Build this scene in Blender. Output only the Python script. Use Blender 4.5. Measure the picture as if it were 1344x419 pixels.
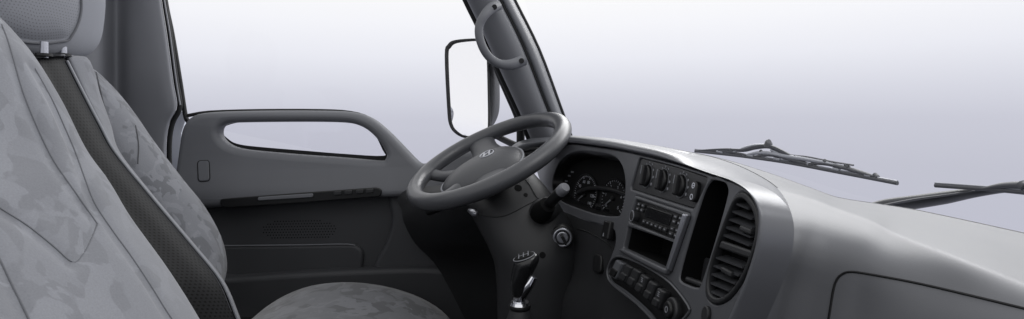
import bpy, bmesh, math, random
import numpy as np
from mathutils import Vector, Matrix
from mathutils.bvhtree import BVHTree

random.seed(4)
scene = bpy.context.scene
col = scene.collection
for o in list(bpy.data.objects):
    bpy.data.objects.remove(o)

# ------------------------------------------------------------------ camera, surround, lamps, exposure
EYE = 0.85                      # camera height above the cab floor (m)
FL, CX, CY = 720.0, 672.0, 165.0   # focal length and horizon point, in photograph pixels
cam_d = bpy.data.cameras.new('camera')
cam = bpy.data.objects.new('camera', cam_d)
col.objects.link(cam)
cam.location = (0, 0, EYE)
cam.rotation_euler = (math.radians(90), 0, 0)
cam_d.sensor_fit = 'HORIZONTAL'
cam_d.angle = 2 * math.atan(672 / FL)
cam_d.shift_y = -44.5 / 1344
cam_d.clip_start = 0.02
cam_d.clip_end = 200
scene.camera = cam

world = bpy.data.worlds.new('World')
scene.world = world
world.use_nodes = True
wn, wl = world.node_tree.nodes, world.node_tree.links
bg = wn['Background']
geo = wn.new('ShaderNodeTexCoord')
sep = wn.new('ShaderNodeSeparateXYZ')
mr = wn.new('ShaderNodeMapRange')
mr.inputs['From Min'].default_value = -0.30
mr.inputs['From Max'].default_value = 0.30
ramp = wn.new('ShaderNodeValToRGB')
wl.new(geo.outputs['Generated'], sep.inputs[0])
wl.new(sep.outputs['Z'], mr.inputs['Value'])
wl.new(mr.outputs['Result'], ramp.inputs['Fac'])
wl.new(ramp.outputs['Color'], bg.inputs['Color'])
cr = ramp.color_ramp
cr.interpolation = 'LINEAR'
cr.elements[0].position = 0.0
cr.elements[0].color = (0.50, 0.51, 0.60, 1)
cr.elements[1].position = 0.90
cr.elements[1].color = (1.0, 1.0, 1.0, 1)
for pos_, c_ in ((0.40, (.55, .558, .64)), (0.52, (.60, .608, .69)), (0.60, (.70, .71, .785)), (0.70, (.845, .855, .915)), (0.80, (.94, .945, .98))):
    e = cr.elements.new(pos_); e.color = (*c_, 1)
bg.inputs['Strength'].default_value = 1.0

def area(name, loc, target, size, sy, power, color=(1, 1, 1)):
    d = bpy.data.lights.new(name, 'AREA')
    d.shape = 'RECTANGLE'; d.size = size; d.size_y = sy
    d.energy = power; d.color = color
    o = bpy.data.objects.new(name, d)
    col.objects.link(o)
    o.location = loc
    o.rotation_euler = (Vector(target) - Vector(loc)).to_track_quat('-Z', 'Y').to_euler()
    return o
area('softbox_front', (1.3, 0.1, 2.5), (0.3, 0.9, 0.6), 1.3, 1.3, 14)
area('softbox_far', (1.7, 3.2, 2.75), (0.3, 1.0, 0.7), 3.4, 1.3, 100)

vs = scene.view_settings
vs.view_transform = 'Standard'
vs.look = 'None'
vs.exposure = 0.0
vs.gamma = 1.0
scene.render.engine = 'CYCLES'
scene.cycles.max_bounces = 6
scene.cycles.transparent_max_bounces = 16

# ------------------------------------------------------------------ helpers
def P(px, py, d):
    return Vector(((px - CX) / FL * d, d, EYE - (py - CY) / FL * d))

ORG = {}
def tag(o, label=None, cat=None, group=None, kind=None):
    if label: o['label'] = label
    if cat: o['category'] = cat
    if group: o['group'] = group
    if kind: o['kind'] = kind
    return o

def thing(name, loc, label, cat, group=None):
    o = bpy.data.objects.new(name, None)
    o.empty_display_size = 0.05
    col.objects.link(o)
    o.location = loc
    ORG[o.name] = Vector(loc)
    return tag(o, label, cat, group, 'thing' if cat in ('door', 'pillar') else None)

def link_mesh(name, me, m, parent=None, smooth=35, origin=None):
    """me is in world coordinates; it is moved to its parent's origin"""
    org = ORG[parent.name] if parent else (Vector(origin) if origin else Vector((0, 0, 0)))
    if org.length:
        me.transform(Matrix.Translation(-org))
    o = bpy.data.objects.new(name, me)
    col.objects.link(o)
    ORG[o.name] = org
    if parent:
        o.parent = parent
    else:
        o.location = org
    me.materials.clear()
    me.materials.append(m)
    if smooth is not None:
        me.shade_smooth()
        if smooth < 180:
            me.set_sharp_from_angle(angle=math.radians(smooth))
    return o

def mesh_from(name, verts, faces):
    me = bpy.data.meshes.new(name)
    me.from_pydata([tuple(v) for v in verts], [], faces)
    me.update()
    return me

def cr_resample(pts, k, closed=False):
    """Catmull-Rom resampling of an (n,3) or (n,2) array, k steps a span (centripetal-free, uniform)"""
    p = np.asarray(pts, float)
    n = len(p)
    out = []
    spans = n if closed else n - 1
    for i in range(spans):
        if closed:
            a, b, c, d = p[(i - 1) % n], p[i], p[(i + 1) % n], p[(i + 2) % n]
        else:
            b, c = p[i], p[i + 1]
            a = p[i - 1] if i > 0 else 2 * b - c
            d = p[i + 2] if i + 2 < n else 2 * c - b
        for j in range(k):
            t = j / k
            out.append(0.5 * ((2 * b) + (c - a) * t + (2 * a - 5 * b + 4 * c - d) * t * t + (3 * b - a - 3 * c + d) * t ** 3))
    if not closed:
        out.append(p[-1])
    return np.array(out)

def loft(name, rows, m, parent=None, ku=5, kv=5, flip=False, smooth=180, closed_rows=False, origin=None, caps=False):
    """rows: list of rows of 3D points; splined both ways; UV in metres"""
    g = np.array([[tuple(q) for q in r] for r in rows], float)
    a = np.array([cr_resample(r, ku, closed_rows) for r in g])
    b = np.array([cr_resample(a[:, j], kv) for j in range(a.shape[1])]).transpose(1, 0, 2)
    nr, nc = b.shape[:2]
    verts = b.reshape(-1, 3)
    faces = []
    ncc = nc if closed_rows else nc - 1
    for i in range(nr - 1):
        for j in range(ncc):
            j2 = (j + 1) % nc
            f = (i * nc + j, i * nc + j2, (i + 1) * nc + j2, (i + 1) * nc + j)
            faces.append(f[::-1] if flip else f)
    if caps:
        c0 = tuple(range(nc)); c1 = tuple((nr - 1) * nc + j for j in range(nc))
        faces.append(c0 if flip else c0[::-1]); faces.append(c1[::-1] if flip else c1)
    me = mesh_from(name, verts, faces)
    du = np.concatenate([[0], np.cumsum(np.linalg.norm(np.diff(b[nr // 2], axis=0), axis=1))])
    dv = np.concatenate([[0], np.cumsum(np.linalg.norm(np.diff(b[:, nc // 2], axis=0), axis=1))])
    uv = me.uv_layers.new(name='UVMap')
    for l in me.loops:
        i, j = divmod(l.vertex_index, nc)
        uv.data[l.index].uv = (du[j], dv[i])
    return link_mesh(name, me, m, parent, smooth, origin)

def tube_mesh(name, pts, rad, seg=10, k=4, flat=1.0, up=None, caps=True, closed=False):
    p = cr_resample(np.array([tuple(q) for q in pts]), k, closed) if k > 1 else np.array([tuple(q) for q in pts])
    n = len(p)
    if np.isscalar(rad):
        r = np.full(n, rad)
    else:
        r = np.interp(np.linspace(0, 1, n), np.linspace(0, 1, len(rad)), rad)
    verts, faces = [], []
    t0 = None
    nrm = None
    for i in range(n):
        if closed:
            t = p[(i + 1) % n] - p[i - 1]
        else:
            t = p[min(i + 1, n - 1)] - p[max(i - 1, 0)]
        t = Vector(t).normalized()
        if up is not None:
            nrm = Vector(up) - t * Vector(up).dot(t); nrm.normalize()
        elif nrm is None:
            nrm = t.orthogonal().normalized()
        else:
            nrm = (nrm - t * nrm.dot(t)).normalized()
        bn = t.cross(nrm)
        for s in range(seg):
            a = 2 * math.pi * s / seg
            verts.append(Vector(p[i]) + nrm * (math.cos(a) * r[i] * flat) + bn * (math.sin(a) * r[i]))
    rng = n if closed else n - 1
    for i in range(rng):
        for s in range(seg):
            i2 = (i + 1) % n
            faces.append((i * seg + s, i * seg + (s + 1) % seg, i2 * seg + (s + 1) % seg, i2 * seg + s))
    if caps and not closed:
        faces.append(tuple(range(seg))[::-1])
        faces.append(tuple((n - 1) * seg + s for s in range(seg)))
    return mesh_from(name, verts, faces)

def tube(name, pts, rad, m, parent=None, **kw):
    sm = kw.pop('smooth', 50); org = kw.pop('origin', None)
    return link_mesh(name, tube_mesh(name, pts, rad, **kw), m, parent, sm, org)

class Frame:
    def __init__(self, o, u, v):
        self.o = Vector(o)
        self.u = Vector(u).normalized()
        v = Vector(v); v = v - self.u * v.dot(self.u)
        self.v = v.normalized()
        self.n = self.u.cross(self.v).normalized()
    def W(self, a, b, z=0.0):
        return self.o + self.u * a + self.v * b + self.n * z
    def hit(self, px, py, z=0.0):
        ray = P(px, py, 1.0) - Vector((0, 0, EYE))
        c = Vector((0, 0, EYE))
        t = (self.o + self.n * z - c).dot(self.n) / ray.dot(self.n)
        return c + ray * t
    def px(self, px, py, z=0.0):
        h = self.hit(px, py, z) - self.o
        return (h.dot(self.u), h.dot(self.v))
    def pxs(self, pts, z=0.0):
        return [self.px(x, y, z) for x, y in pts]
    def mat(self):
        m = Matrix.Identity(4)
        for i in range(3):
            m[i][0], m[i][1], m[i][2], m[i][3] = self.u[i], self.v[i], self.n[i], self.o[i]
        return m

def ccw(pts):
    s = sum(pts[i][0] * pts[(i + 1) % len(pts)][1] - pts[(i + 1) % len(pts)][0] * pts[i][1] for i in range(len(pts)))
    return list(pts) if s > 0 else list(pts)[::-1]

def rounded(pts, r, n=5):
    """round the corners of a polygon"""
    out = []
    m = len(pts)
    for i in range(m):
        p0, p1, p2 = (Vector(pts[(i + k) % m]) for k in (-1, 0, 1))
        a, b = p0 - p1, p2 - p1
        rr = min(r if np.isscalar(r) else r[i], a.length * .48, b.length * .48)
        q0, q1 = p1 + a.normalized() * rr, p1 + b.normalized() * rr
        for k in range(n + 1):
            t = k / n
            out.append(tuple(q0 * (1 - t) ** 2 + p1 * 2 * t * (1 - t) + q1 * t * t))
    return out

def smoothed(pts, k=4):
    return [tuple(q) for q in cr_resample(np.array(pts), k, True)]

def plate_mesh(name, fr, outline, holes=(), z0=0.0, thick=0.01, bevel=0.002, res=3):
    """extruded, bevelled outline; front face at z0 along the frame's normal"""
    cu = bpy.data.curves.new(name, 'CURVE')
    cu.dimensions = '2D'
    cu.fill_mode = 'BOTH'
    for pl in [outline] + list(holes):
        sp = cu.splines.new('POLY')
        sp.points.add(len(pl) - 1)
        for q, p in zip(sp.points, pl):
            q.co = (p[0], p[1], 0, 1)
        sp.use_cyclic_u = True
    bevel = min(bevel, thick * .49)
    cu.bevel_depth = bevel
    cu.bevel_resolution = res
    cu.offset = -bevel
    cu.extrude = thick / 2 - bevel
    ob = bpy.data.objects.new(name, cu)
    me = bpy.data.meshes.new_from_object(ob)
    bpy.data.objects.remove(ob); bpy.data.curves.remove(cu)
    me.transform(fr.mat() @ Matrix.Translation((0, 0, z0 - thick / 2)))
    return me

def plate(name, fr, outline, m, parent=None, holes=(), z0=0.0, thick=0.01, bevel=0.002, res=3, smooth=40, origin=None):
    return link_mesh(name, plate_mesh(name, fr, outline, holes, z0, thick, bevel, res), m, parent, smooth, origin)

def recess(name, fr, outline, depth, m, parent=None, z0=0.0, shrink=0.94, floor=True):
    """open-fronted well behind an opening"""
    ol = ccw(outline)
    c = (sum(p[0] for p in ol) / len(ol), sum(p[1] for p in ol) / len(ol))
    n = len(ol)
    v = [fr.W(p[0], p[1], z0) for p in ol]
    v += [fr.W(c[0] + (p[0] - c[0]) * shrink, c[1] + (p[1] - c[1]) * shrink, z0 - depth) for p in ol]
    f = [(i, n + i, n + (i + 1) % n, (i + 1) % n) for i in range(n)]
    if floor:
        f.append(tuple(range(n, 2 * n)))
    return link_mesh(name, mesh_from(name, v, f), m, parent, 40)

def merge(name, mes, m, parent=None, smooth=40, origin=None):
    bm = bmesh.new()
    for me in mes:
        bm.from_mesh(me); bpy.data.meshes.remove(me)
    me = bpy.data.meshes.new(name)
    bm.to_mesh(me); bm.free()
    return link_mesh(name, me, m, parent, smooth, origin)

def text_mesh(s, fr, a, b, size, z=0.0, ang=0.0, thick=0.0002, shear=0.0):
    cu = bpy.data.curves.new('t', 'FONT')
    cu.body = s; cu.size = size; cu.align_x = 'CENTER'; cu.align_y = 'CENTER'
    cu.extrude = thick; cu.shear = shear; cu.resolution_u = 3
    ob = bpy.data.objects.new('t', cu)
    me = bpy.data.meshes.new_from_object(ob)
    bpy.data.objects.remove(ob); bpy.data.curves.remove(cu)
    me.transform(fr.mat() @ Matrix.Translation((a, b, z)) @ Matrix.Rotation(ang, 4, 'Z'))
    return me

def circle(a, b, rx, ry=None, n=24, ang=0.0):
    ry = ry or rx
    ca, sa = math.cos(ang), math.sin(ang)
    out = []
    for i in range(n):
        t = 2 * math.pi * i / n
        x, y = rx * math.cos(t), ry * math.sin(t)
        out.append((a + x * ca - y * sa, b + x * sa + y * ca))
    return out

def rect(a, b, w, h, ang=0.0):
    ca, sa = math.cos(ang), math.sin(ang)
    return [(a + x * ca - y * sa, b + x * sa + y * ca) for x, y in ((-w / 2, -h / 2), (w / 2, -h / 2), (w / 2, h / 2), (-w / 2, h / 2))]

def bvh_of(o):
    me = o.data
    org = ORG[o.name]
    return BVHTree.FromPolygons([v.co + org for v in me.vertices], [tuple(p.vertices) for p in me.polygons])

def drape(bvh, pts, k=6, lift=0.0):
    """lay a line on a surface that is already built"""
    c = Vector((0, 0, EYE))
    out = []
    for x, y in cr_resample(np.array(pts, float), k):
        ray = (P(x, y, 1) - c).normalized()
        h, nrm, i, d = bvh.ray_cast(c, ray)
        if h is not None:
            out.append(h - ray * lift)
    return out

# ------------------------------------------------------------------ materials
def nodes(name):
    m = bpy.data.materials.new(name)
    m.use_nodes = True
    nt = m.node_tree
    return m, nt.nodes, nt.links, nt.nodes['Principled BSDF']

def plastic(name, c, rough=0.5, spec=0.5, grain=0.0, scale=900.0, metal=0.0, mottle=0.08, coat=0.0, dist=0.0004):
    m, n, l, b = nodes(name)
    b.inputs['Roughness'].default_value = rough
    b.inputs['Specular IOR Level'].default_value = spec
    b.inputs['Metallic'].default_value = metal
    b.inputs['Coat Weight'].default_value = coat
    tc = n.new('ShaderNodeTexCoord')
    no = n.new('ShaderNodeTexNoise'); no.inputs['Scale'].default_value = 9.0; no.inputs['Detail'].default_value = 5
    l.new(tc.outputs['Object'], no.inputs['Vector'])
    mx = n.new('ShaderNodeMix'); mx.data_type = 'RGBA'
    mx.inputs['A'].default_value = (c[0] * (1 - mottle), c[1] * (1 - mottle), c[2] * (1 - mottle), 1)
    mx.inputs['B'].default_value = (c[0] * (1 + mottle), c[1] * (1 + mottle), c[2] * (1 + mottle), 1)
    l.new(no.outputs['Fac'], mx.inputs['Factor'])
    l.new(mx.outputs['Result'], b.inputs['Base Color'])
    rm = n.new('ShaderNodeMapRange'); rm.inputs['To Min'].default_value = rough - .05; rm.inputs['To Max'].default_value = rough + .07
    l.new(no.outputs['Fac'], rm.inputs['Value']); l.new(rm.outputs['Result'], b.inputs['Roughness'])
    if grain:
        vo = n.new('ShaderNodeTexVoronoi'); vo.inputs['Scale'].default_value = scale
        l.new(tc.outputs['Object'], vo.inputs['Vector'])
        bp = n.new('ShaderNodeBump'); bp.inputs['Strength'].default_value = grain; bp.inputs['Distance'].default_value = dist
        l.new(vo.outputs['Distance'], bp.inputs['Height'])
        l.new(bp.outputs['Normal'], b.inputs['Normal'])
    return m

def fabric(name, ca, cb, cc, scale, stretch=(1, 1, 0.7)):
    """woven cloth with a camouflage-like pattern of soft-edged patches"""
    m, n, l, b = nodes(name)
    b.inputs['Roughness'].default_value = 0.95
    b.inputs['Specular IOR Level'].default_value = 0.15
    b.inputs['Sheen Weight'].default_value = 0.25
    b.inputs['Sheen Roughness'].default_value = 0.5
    tc = n.new('ShaderNodeTexCoord')
    mp = n.new('ShaderNodeMapping'); mp.inputs['Scale'].default_value = stretch
    l.new(tc.outputs['Object'], mp.inputs['Vector'])
    cols = []
    for i, off in enumerate((0.0, 7.3)):
        no = n.new('ShaderNodeTexNoise')
        no.inputs['Scale'].default_value = scale * (1 + .35 * i); no.inputs['Detail'].default_value = 2.5
        no.inputs['Roughness'].default_value = 0.55
        no.inputs['Distortion'].default_value = 0.6
        ad = n.new('ShaderNodeVectorMath'); ad.operation = 'ADD'; ad.inputs[1].default_value = (off, off * .7, off * 1.3)
        l.new(mp.outputs['Vector'], ad.inputs[0]); l.new(ad.outputs[0], no.inputs['Vector'])
        rp = n.new('ShaderNodeValToRGB')
        rp.color_ramp.elements[0].position = 0.50 + .04 * i
        rp.color_ramp.elements[1].position = 0.525 + .04 * i
        l.new(no.outputs['Fac'], rp.inputs['Fac'])
        cols.append(rp)
    m1 = n.new('ShaderNodeMix'); m1.data_type = 'RGBA'
    m1.inputs['A'].default_value = (*ca, 1); m1.inputs['B'].default_value = (*cb, 1)
    l.new(cols[0].outputs['Color'], m1.inputs['Factor'])
    m2 = n.new('ShaderNodeMix'); m2.data_type = 'RGBA'
    m2.inputs['B'].default_value = (*cc, 1)
    l.new(m1.outputs['Result'], m2.inputs['A']); l.new(cols[1].outputs['Color'], m2.inputs['Factor'])
    fine = n.new('ShaderNodeTexNoise'); fine.inputs['Scale'].default_value = 420; fine.inputs['Detail'].default_value = 3
    l.new(tc.outputs['Object'], fine.inputs['Vector'])
    m3 = n.new('ShaderNodeMix'); m3.data_type = 'RGBA'; m3.blend_type = 'OVERLAY'; m3.inputs['Factor'].default_value = 0.22
    l.new(m2.outputs['Result'], m3.inputs['A']); l.new(fine.outputs['Color'], m3.inputs['B'])
    bw = n.new('ShaderNodeRGBToBW'); l.new(fine.outputs['Color'], bw.inputs[0]); l.new(bw.outputs[0], m3.inputs['B'])
    l.new(m3.outputs['Result'], b.inputs['Base Color'])
    bp = n.new('ShaderNodeBump'); bp.inputs['Strength'].default_value = 0.35; bp.inputs['Distance'].default_value = 0.0006
    l.new(fine.outputs['Fac'], bp.inputs['Height'])
    wr = n.new('ShaderNodeTexNoise'); wr.inputs['Scale'].default_value = 11; wr.inputs['Detail'].default_value = 2
    l.new(tc.outputs['Object'], wr.inputs['Vector'])
    bp2 = n.new('ShaderNodeBump'); bp2.inputs['Strength'].default_value = 0.35; bp2.inputs['Distance'].default_value = 0.008
    l.new(wr.outputs['Fac'], bp2.inputs['Height']); l.new(bp.outputs['Normal'], bp2.inputs['Normal'])
    l.new(bp2.outputs['Normal'], b.inputs['Normal'])
    return m

def perforated(name, c, hole, pitch, rad, rough=0.5):
    """leatherette with rows of punched holes (UV in metres)"""
    m, n, l, b = nodes(name)
    b.inputs['Roughness'].default_value = rough
    b.inputs['Specular IOR Level'].default_value = 0.2
    uv = n.new('ShaderNodeUVMap')
    sp = n.new('ShaderNodeSeparateXYZ'); l.new(uv.outputs[0], sp.inputs[0])
    def math_(op, a, bb=None):
        k = n.new('ShaderNodeMath'); k.operation = op
        for i, v in enumerate((a, bb)):
            if v is None: continue
            if isinstance(v, (int, float)): k.inputs[i].default_value = v
            else: l.new(v, k.inputs[i])
        return k.outputs[0]
    row = math_('MULTIPLY', sp.outputs['Y'], 1 / pitch)
    odd = math_('MULTIPLY', math_('MODULO', math_('FLOOR', row), 2.0), 0.5)
    cx = math_('SUBTRACT', math_('FRACT', math_('ADD', math_('MULTIPLY', sp.outputs['X'], 1 / pitch), odd)), 0.5)
    cy = math_('SUBTRACT', math_('FRACT', row), 0.5)
    d = math_('SQRT', math_('ADD', math_('MULTIPLY', cx, cx), math_('MULTIPLY', cy, cy)))
    mr = n.new('ShaderNodeMapRange')
    mr.inputs['From Min'].default_value = rad * .75; mr.inputs['From Max'].default_value = rad * 1.2
    l.new(d, mr.inputs['Value'])
    mx = n.new('ShaderNodeMix'); mx.data_type = 'RGBA'
    mx.inputs['A'].default_value = (*hole, 1); mx.inputs['B'].default_value = (*c, 1)
    l.new(mr.outputs['Result'], mx.inputs['Factor']); l.new(mx.outputs['Result'], b.inputs['Base Color'])
    bp = n.new('ShaderNodeBump'); bp.inputs['Strength'].default_value = 0.3; bp.inputs['Distance'].default_value = 0.0005
    l.new(mr.outputs['Result'], bp.inputs['Height']); l.new(bp.outputs['Normal'], b.inputs['Normal'])
    return m

def glass(name, refl=0.008):
    m, n, l, b = nodes(name)
    n.remove(b)
    tr = n.new('ShaderNodeBsdfTransparent'); tr.inputs['Color'].default_value = (.985, .985, .99, 1)
    gl = n.new('ShaderNodeBsdfGlossy'); gl.inputs['Roughness'].default_value = 0.02
    mx = n.new('ShaderNodeMixShader')
    mx.inputs['Fac'].default_value = refl
    l.new(tr.outputs[0], mx.inputs[1]); l.new(gl.outputs[0], mx.inputs[2])
    l.new(mx.outputs[0], n['Material Output'].inputs['Surface'])
    return m

def tint(v, k=1.0):
    return (v * 0.94, v * 0.972, v * 1.08)

M = {}
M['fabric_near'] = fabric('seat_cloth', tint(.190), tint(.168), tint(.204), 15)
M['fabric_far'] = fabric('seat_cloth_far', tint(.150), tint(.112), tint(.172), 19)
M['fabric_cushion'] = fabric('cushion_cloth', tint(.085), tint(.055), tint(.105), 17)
M['cloth_plain'] = plastic('plain_cloth', tint(.25), .9, .15, .3, 700)
M['fabric_face'] = fabric('facing_cloth', tint(.17), tint(.155), tint(.185), 19)
M['leather_dark'] = perforated('perforated_leatherette', tint(.013), tint(.002), 0.0085, 0.27, .6)
M['leather_light'] = perforated('perforated_headrest', tint(.23), tint(.14), 0.0072, 0.20, .6)
M['piping'] = plastic('piping', tint(.22), .6)
M['thread'] = plastic('thread', tint(.06), .9)
M['thread_soft'] = plastic('seam', tint(.125), .9)
M['door_grey'] = plastic('door_vinyl', tint(.12), .55, .4, .25, 800)
M['door_mid'] = plastic('door_mid_vinyl', tint(.048), .55, .35, .25, 800)  # shading tone of the front trim; also the mirror's back shell
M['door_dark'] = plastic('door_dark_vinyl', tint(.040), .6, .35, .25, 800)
M['dash'] = plastic('dash_skin', tint(.12), .45, .5, .14, 900, dist=.0004)
M['pod'] = plastic('pod_paint', tint(.125), .32, .5, .10, 1100, metal=.15)
M['face'] = plastic('pod_face', tint(.088), .42, .5, .1, 1100, metal=.1)
M['panel_dark'] = plastic('panel_dark', tint(.020), .45, .45, .1, 1100)
M['black'] = plastic('black_plastic', tint(.008), .40, .4)
M['knob_black'] = plastic('knob_black', tint(.010), .24, .5)
M['black_matt'] = plastic('black_matt', tint(.004), .8, .15)
M['slat'] = plastic('vent_slat', tint(.045), .34, .5)
M['rubber'] = plastic('rubber', tint(.010), .6, .3)
M['pillar'] = plastic('pillar_trim', tint(.125), .5, .4, .2, 900)
M['rear_trim'] = plastic('rear_trim', tint(.15), .6, .3, .2, 900)
M['wheel'] = plastic('wheel_skin', tint(.066), .30, .4, .3, 900)
M['hub'] = plastic('hub_skin', tint(.06), .45, .4, .2, 900)
M['column'] = plastic('column_skin', tint(.022), .5, .4, .2, 900)
M['knee'] = plastic('knee_skin', tint(.020), .55, .35, .2, 900)
M['chrome'] = plastic('chrome', (.75, .76, .80), .12, .5, metal=1.0, mottle=.02)
M['satin'] = plastic('satin_silver', (.42, .43, .47), .32, .5, metal=.9)
M['grey_cap'] = plastic('grey_cap', tint(.16), .4)
M['mark'] = plastic('white_mark', tint(.55), .6)
M['mark_dim'] = plastic('dim_mark', tint(.22), .6)
M['lcd'] = plastic('lcd', tint(.012), .15, .6)
M['gauge'] = plastic('gauge_face', tint(.006), .6, .3)
M['carpet'] = plastic('carpet', tint(.006), .95, .1, .5, 500)
M['wiper'] = plastic('wiper_metal', tint(.40), .45, .5)
M['wiper_dark'] = plastic('wiper_rubber', tint(.10), .55, .4)
M['wiper_arm'] = plastic('wiper_arm', tint(.05), .45, .5)
M['white_paint'] = plastic('cab_paint', tint(.75), .3, .5, coat=.5)
M['glass'] = glass('window_glass')
m, n_, l_, b_ = nodes('mirror_glass')
b_.inputs['Metallic'].default_value = 1; b_.inputs['Roughness'].default_value = .03; b_.inputs['Base Color'].default_value = (.93, .93, .95, 1)
M['mirror'] = m

# ------------------------------------------------------------------ cab shell: floor, firewall, rear corner, pillars
flo = mesh_from('floor', [(-1.6, -.6, 0), (.62, -.6, 0), (.62, 1.82, 0), (-1.6, 1.82, 0)], [(0, 1, 2, 3)])
tag(link_mesh('floor', flo, M['carpet'], None, None), kind='structure')
fw = mesh_from('firewall', [(.60, -.1, 0), (.60, 1.75, 0), (.42, 1.75, .62), (.60, -.1, .62)], [(0, 1, 2, 3)])
tag(link_mesh('firewall', fw, M['carpet'], None, None), kind='structure')

rw_ = mesh_from('rear_wall', [(-1.55, -.6, 0), (-1.55, 1.80, 0), (-1.59, 1.80, .95), (-1.59, -.6, .95)], [(0, 1, 2, 3)])
tag(link_mesh('rear_wall', rw_, M['rear_trim'], None, None), kind='structure')
pw_ = mesh_from('side_wall', [(-1.55, -.6, 0), (-1.55, -.6, .80), (.62, -.6, .80), (.62, -.6, 0)], [(0, 1, 2, 3)])
tag(link_mesh('side_wall', pw_, M['door_grey'], None, None), kind='structure')

pil = thing('rear_pillar', P(225, 300, 1.78), 'grey moulded trim panel of the rear door pillar behind the driver seat', 'pillar')
rows = []
# outline of the forward edge of the pillar trim, from above the frame to the door
edge = [(180, -200), (204, -60), (211, 0), (218, 45), (226, 105), (231, 140), (221, 163), (217, 195), (219, 260), (221, 380), (222, 535)]
for (x, y) in edge:
    rows.append([P(-60, y, 1.46), P(20, y, 1.52), P(118, y, 1.62), P(140, y, 1.70), P(150, y, 1.745), P(158, y, 1.752), P(172, y, 1.735), P(x - 22, y, 1.725), P(x - 7, y, 1.73), P(x, y, 1.745), P(x + 1, y, 1.80)])
loft('trim_panel', rows, M['rear_trim'], pil, 4, 4)
tube('door_seal', [P(x + 5, y, 1.77) for x, y in edge], .008, M['rubber'], pil, k=5)
tube('window_channel', [P(x, y, 1.80) for x, y in ((186, -200), (210, -60), (217, 0), (226, 45), (236, 105), (243, 150), (247, 160))], .0075, M['rubber'], pil, k=5)
tube('trim_bead', [P(x, y, 1.76) for x, y in ((208, -60), (215.5, 0), (223, 45), (231, 105), (236.5, 138))], .0028, M['grey_cap'], pil, k=5)
fr_d = Frame((0, 1.83, EYE), (1, 0, 0), (0, 0, 1))
plate('painted_door_edge', fr_d, fr_d.pxs([(224, 165), (236, 145), (246, 150), (238, 175), (236, 260), (222, 260)]), M['white_paint'], pil, thick=.01)

ap = thing('front_pillar', P(715, 190, 1.60), 'grey front windscreen pillar with grab handle, rising behind the steering wheel', 'pillar')
L = [(549, -150), (596, -40), (613, 0), (635, 45), (660, 100), (682, 147), (704, 200)]
R = [(605, -150), (655, -40), (674, 0), (706, 65), (734, 140), (752, 190), (756, 205)]
Ls = cr_resample(np.array(L, float), 4); Rs = cr_resample(np.array(R, float), 4)
prof = [(0.0, .05), (.0, .0), (.10, -.022), (.28, -.034), (.50, -.036), (.66, -.022), (.70, -.004), (.72, -.002)]
rows = []
for i, (a, b) in enumerate(zip(Ls, Rs)):
    d = 1.52 + .10 * i / (len(Ls) - 1)
    rows.append([P(a[0] + (b[0] - a[0]) * t, a[1] + (b[1] - a[1]) * t, d + o) for t, o in prof])
loft('trim_panel', rows, M['pillar'], ap, 3, 1)
rows2 = []
for i, (a, b) in enumerate(zip(Ls, Rs)):
    d = 1.535 + .10 * i / (len(Ls) - 1)
    rows2.append([P(a[0] + (b[0] - a[0]) * t, a[1] + (b[1] - a[1]) * t, d + o) for t, o in ((.70, .02), (.73, -.014), (.80, -.026), (.90, -.02), (.96, -.002), (1.0, .02), (1.0, .06))])
loft('windscreen_seal', rows2, M['pillar'], ap, 3, 1)
tube('seal_groove', [P(a[0] + (b[0] - a[0]) * .715, a[1] + (b[1] - a[1]) * .715, 1.515 + .10 * i / (len(Ls) - 1)) for i, (a, b) in enumerate(zip(Ls, Rs))], .0045, M['rubber'], ap, k=1)
tube('glass_edge', [P(b[0] + 1, b[1], 1.56 + .10 * i / (len(Ls) - 1)) for i, (a, b) in enumerate(zip(Ls, Rs))], .006, M['rubber'], ap, k=1)
tube('door_seal', [P(a[0] - 2, a[1], 1.56 + .10 * i / (len(Ls) - 1)) for i, (a, b) in enumerate(zip(Ls, Rs))], .009, M['rubber'], ap, k=1)
tube('window_channel', [P(x, y, 1.70) for x, y in ((642, 60), (655, 95), (668, 125), (678, 148), (683, 165), (683, 200))], .013, M['rubber'], ap, k=4)
hp = [P(x, y, d) for x, y, d in ((653, 7, 1.50), (645, 11, 1.475), (636, 20, 1.455), (629.5, 33, 1.45), (629, 47, 1.45), (634, 63, 1.455), (643, 76, 1.465), (656, 84, 1.475), (671, 85, 1.485), (688, 79, 1.505))]
hd = tube('grab_handle', hp, [.0155, .015, .0125, .0115, .0115, .0115, .0115, .0125, .015, .0155], M['pillar'], ap, seg=14, k=5, flat=.8)
for x, y, d in ((649, 9.5, 1.462), (684.5, 80, 1.482)):
    tube('screw_cap', [P(x, y, d + .006), P(x, y, d)], .0072, M['black'], hd, k=1, seg=14)

# ------------------------------------------------------------------ window panes
tag(loft('windscreen', [[P(735, 176, 1.64), P(800, 184, 1.72), P(900, 198, 1.66), P(1010, 222, 1.30), P(1120, 255, 1.02), P(1201, 274, .88), P(1344, 305, .745), P(1480, 335, .64)],
                        [P(705, 60, 1.56), P(780, 60, 1.60), P(880, 60, 1.54), P(980, 60, 1.22), P(1080, 60, .96), P(1150, 60, .83), P(1290, 60, .70), P(1420, 60, .60)],
                        [P(672, -60, 1.5), P(760, -60, 1.50), P(860, -60, 1.44), P(950, -60, 1.15), P(1040, -60, .90), P(1100, -60, .78), P(1230, -60, .66), P(1370, -60, .57)]],
              M['glass'], None, 4, 4, origin=P(1000, 210, 1.3)), 'clear curved windscreen pane rising from the back edge of the dashboard', 'windscreen', None, 'thing')

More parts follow.
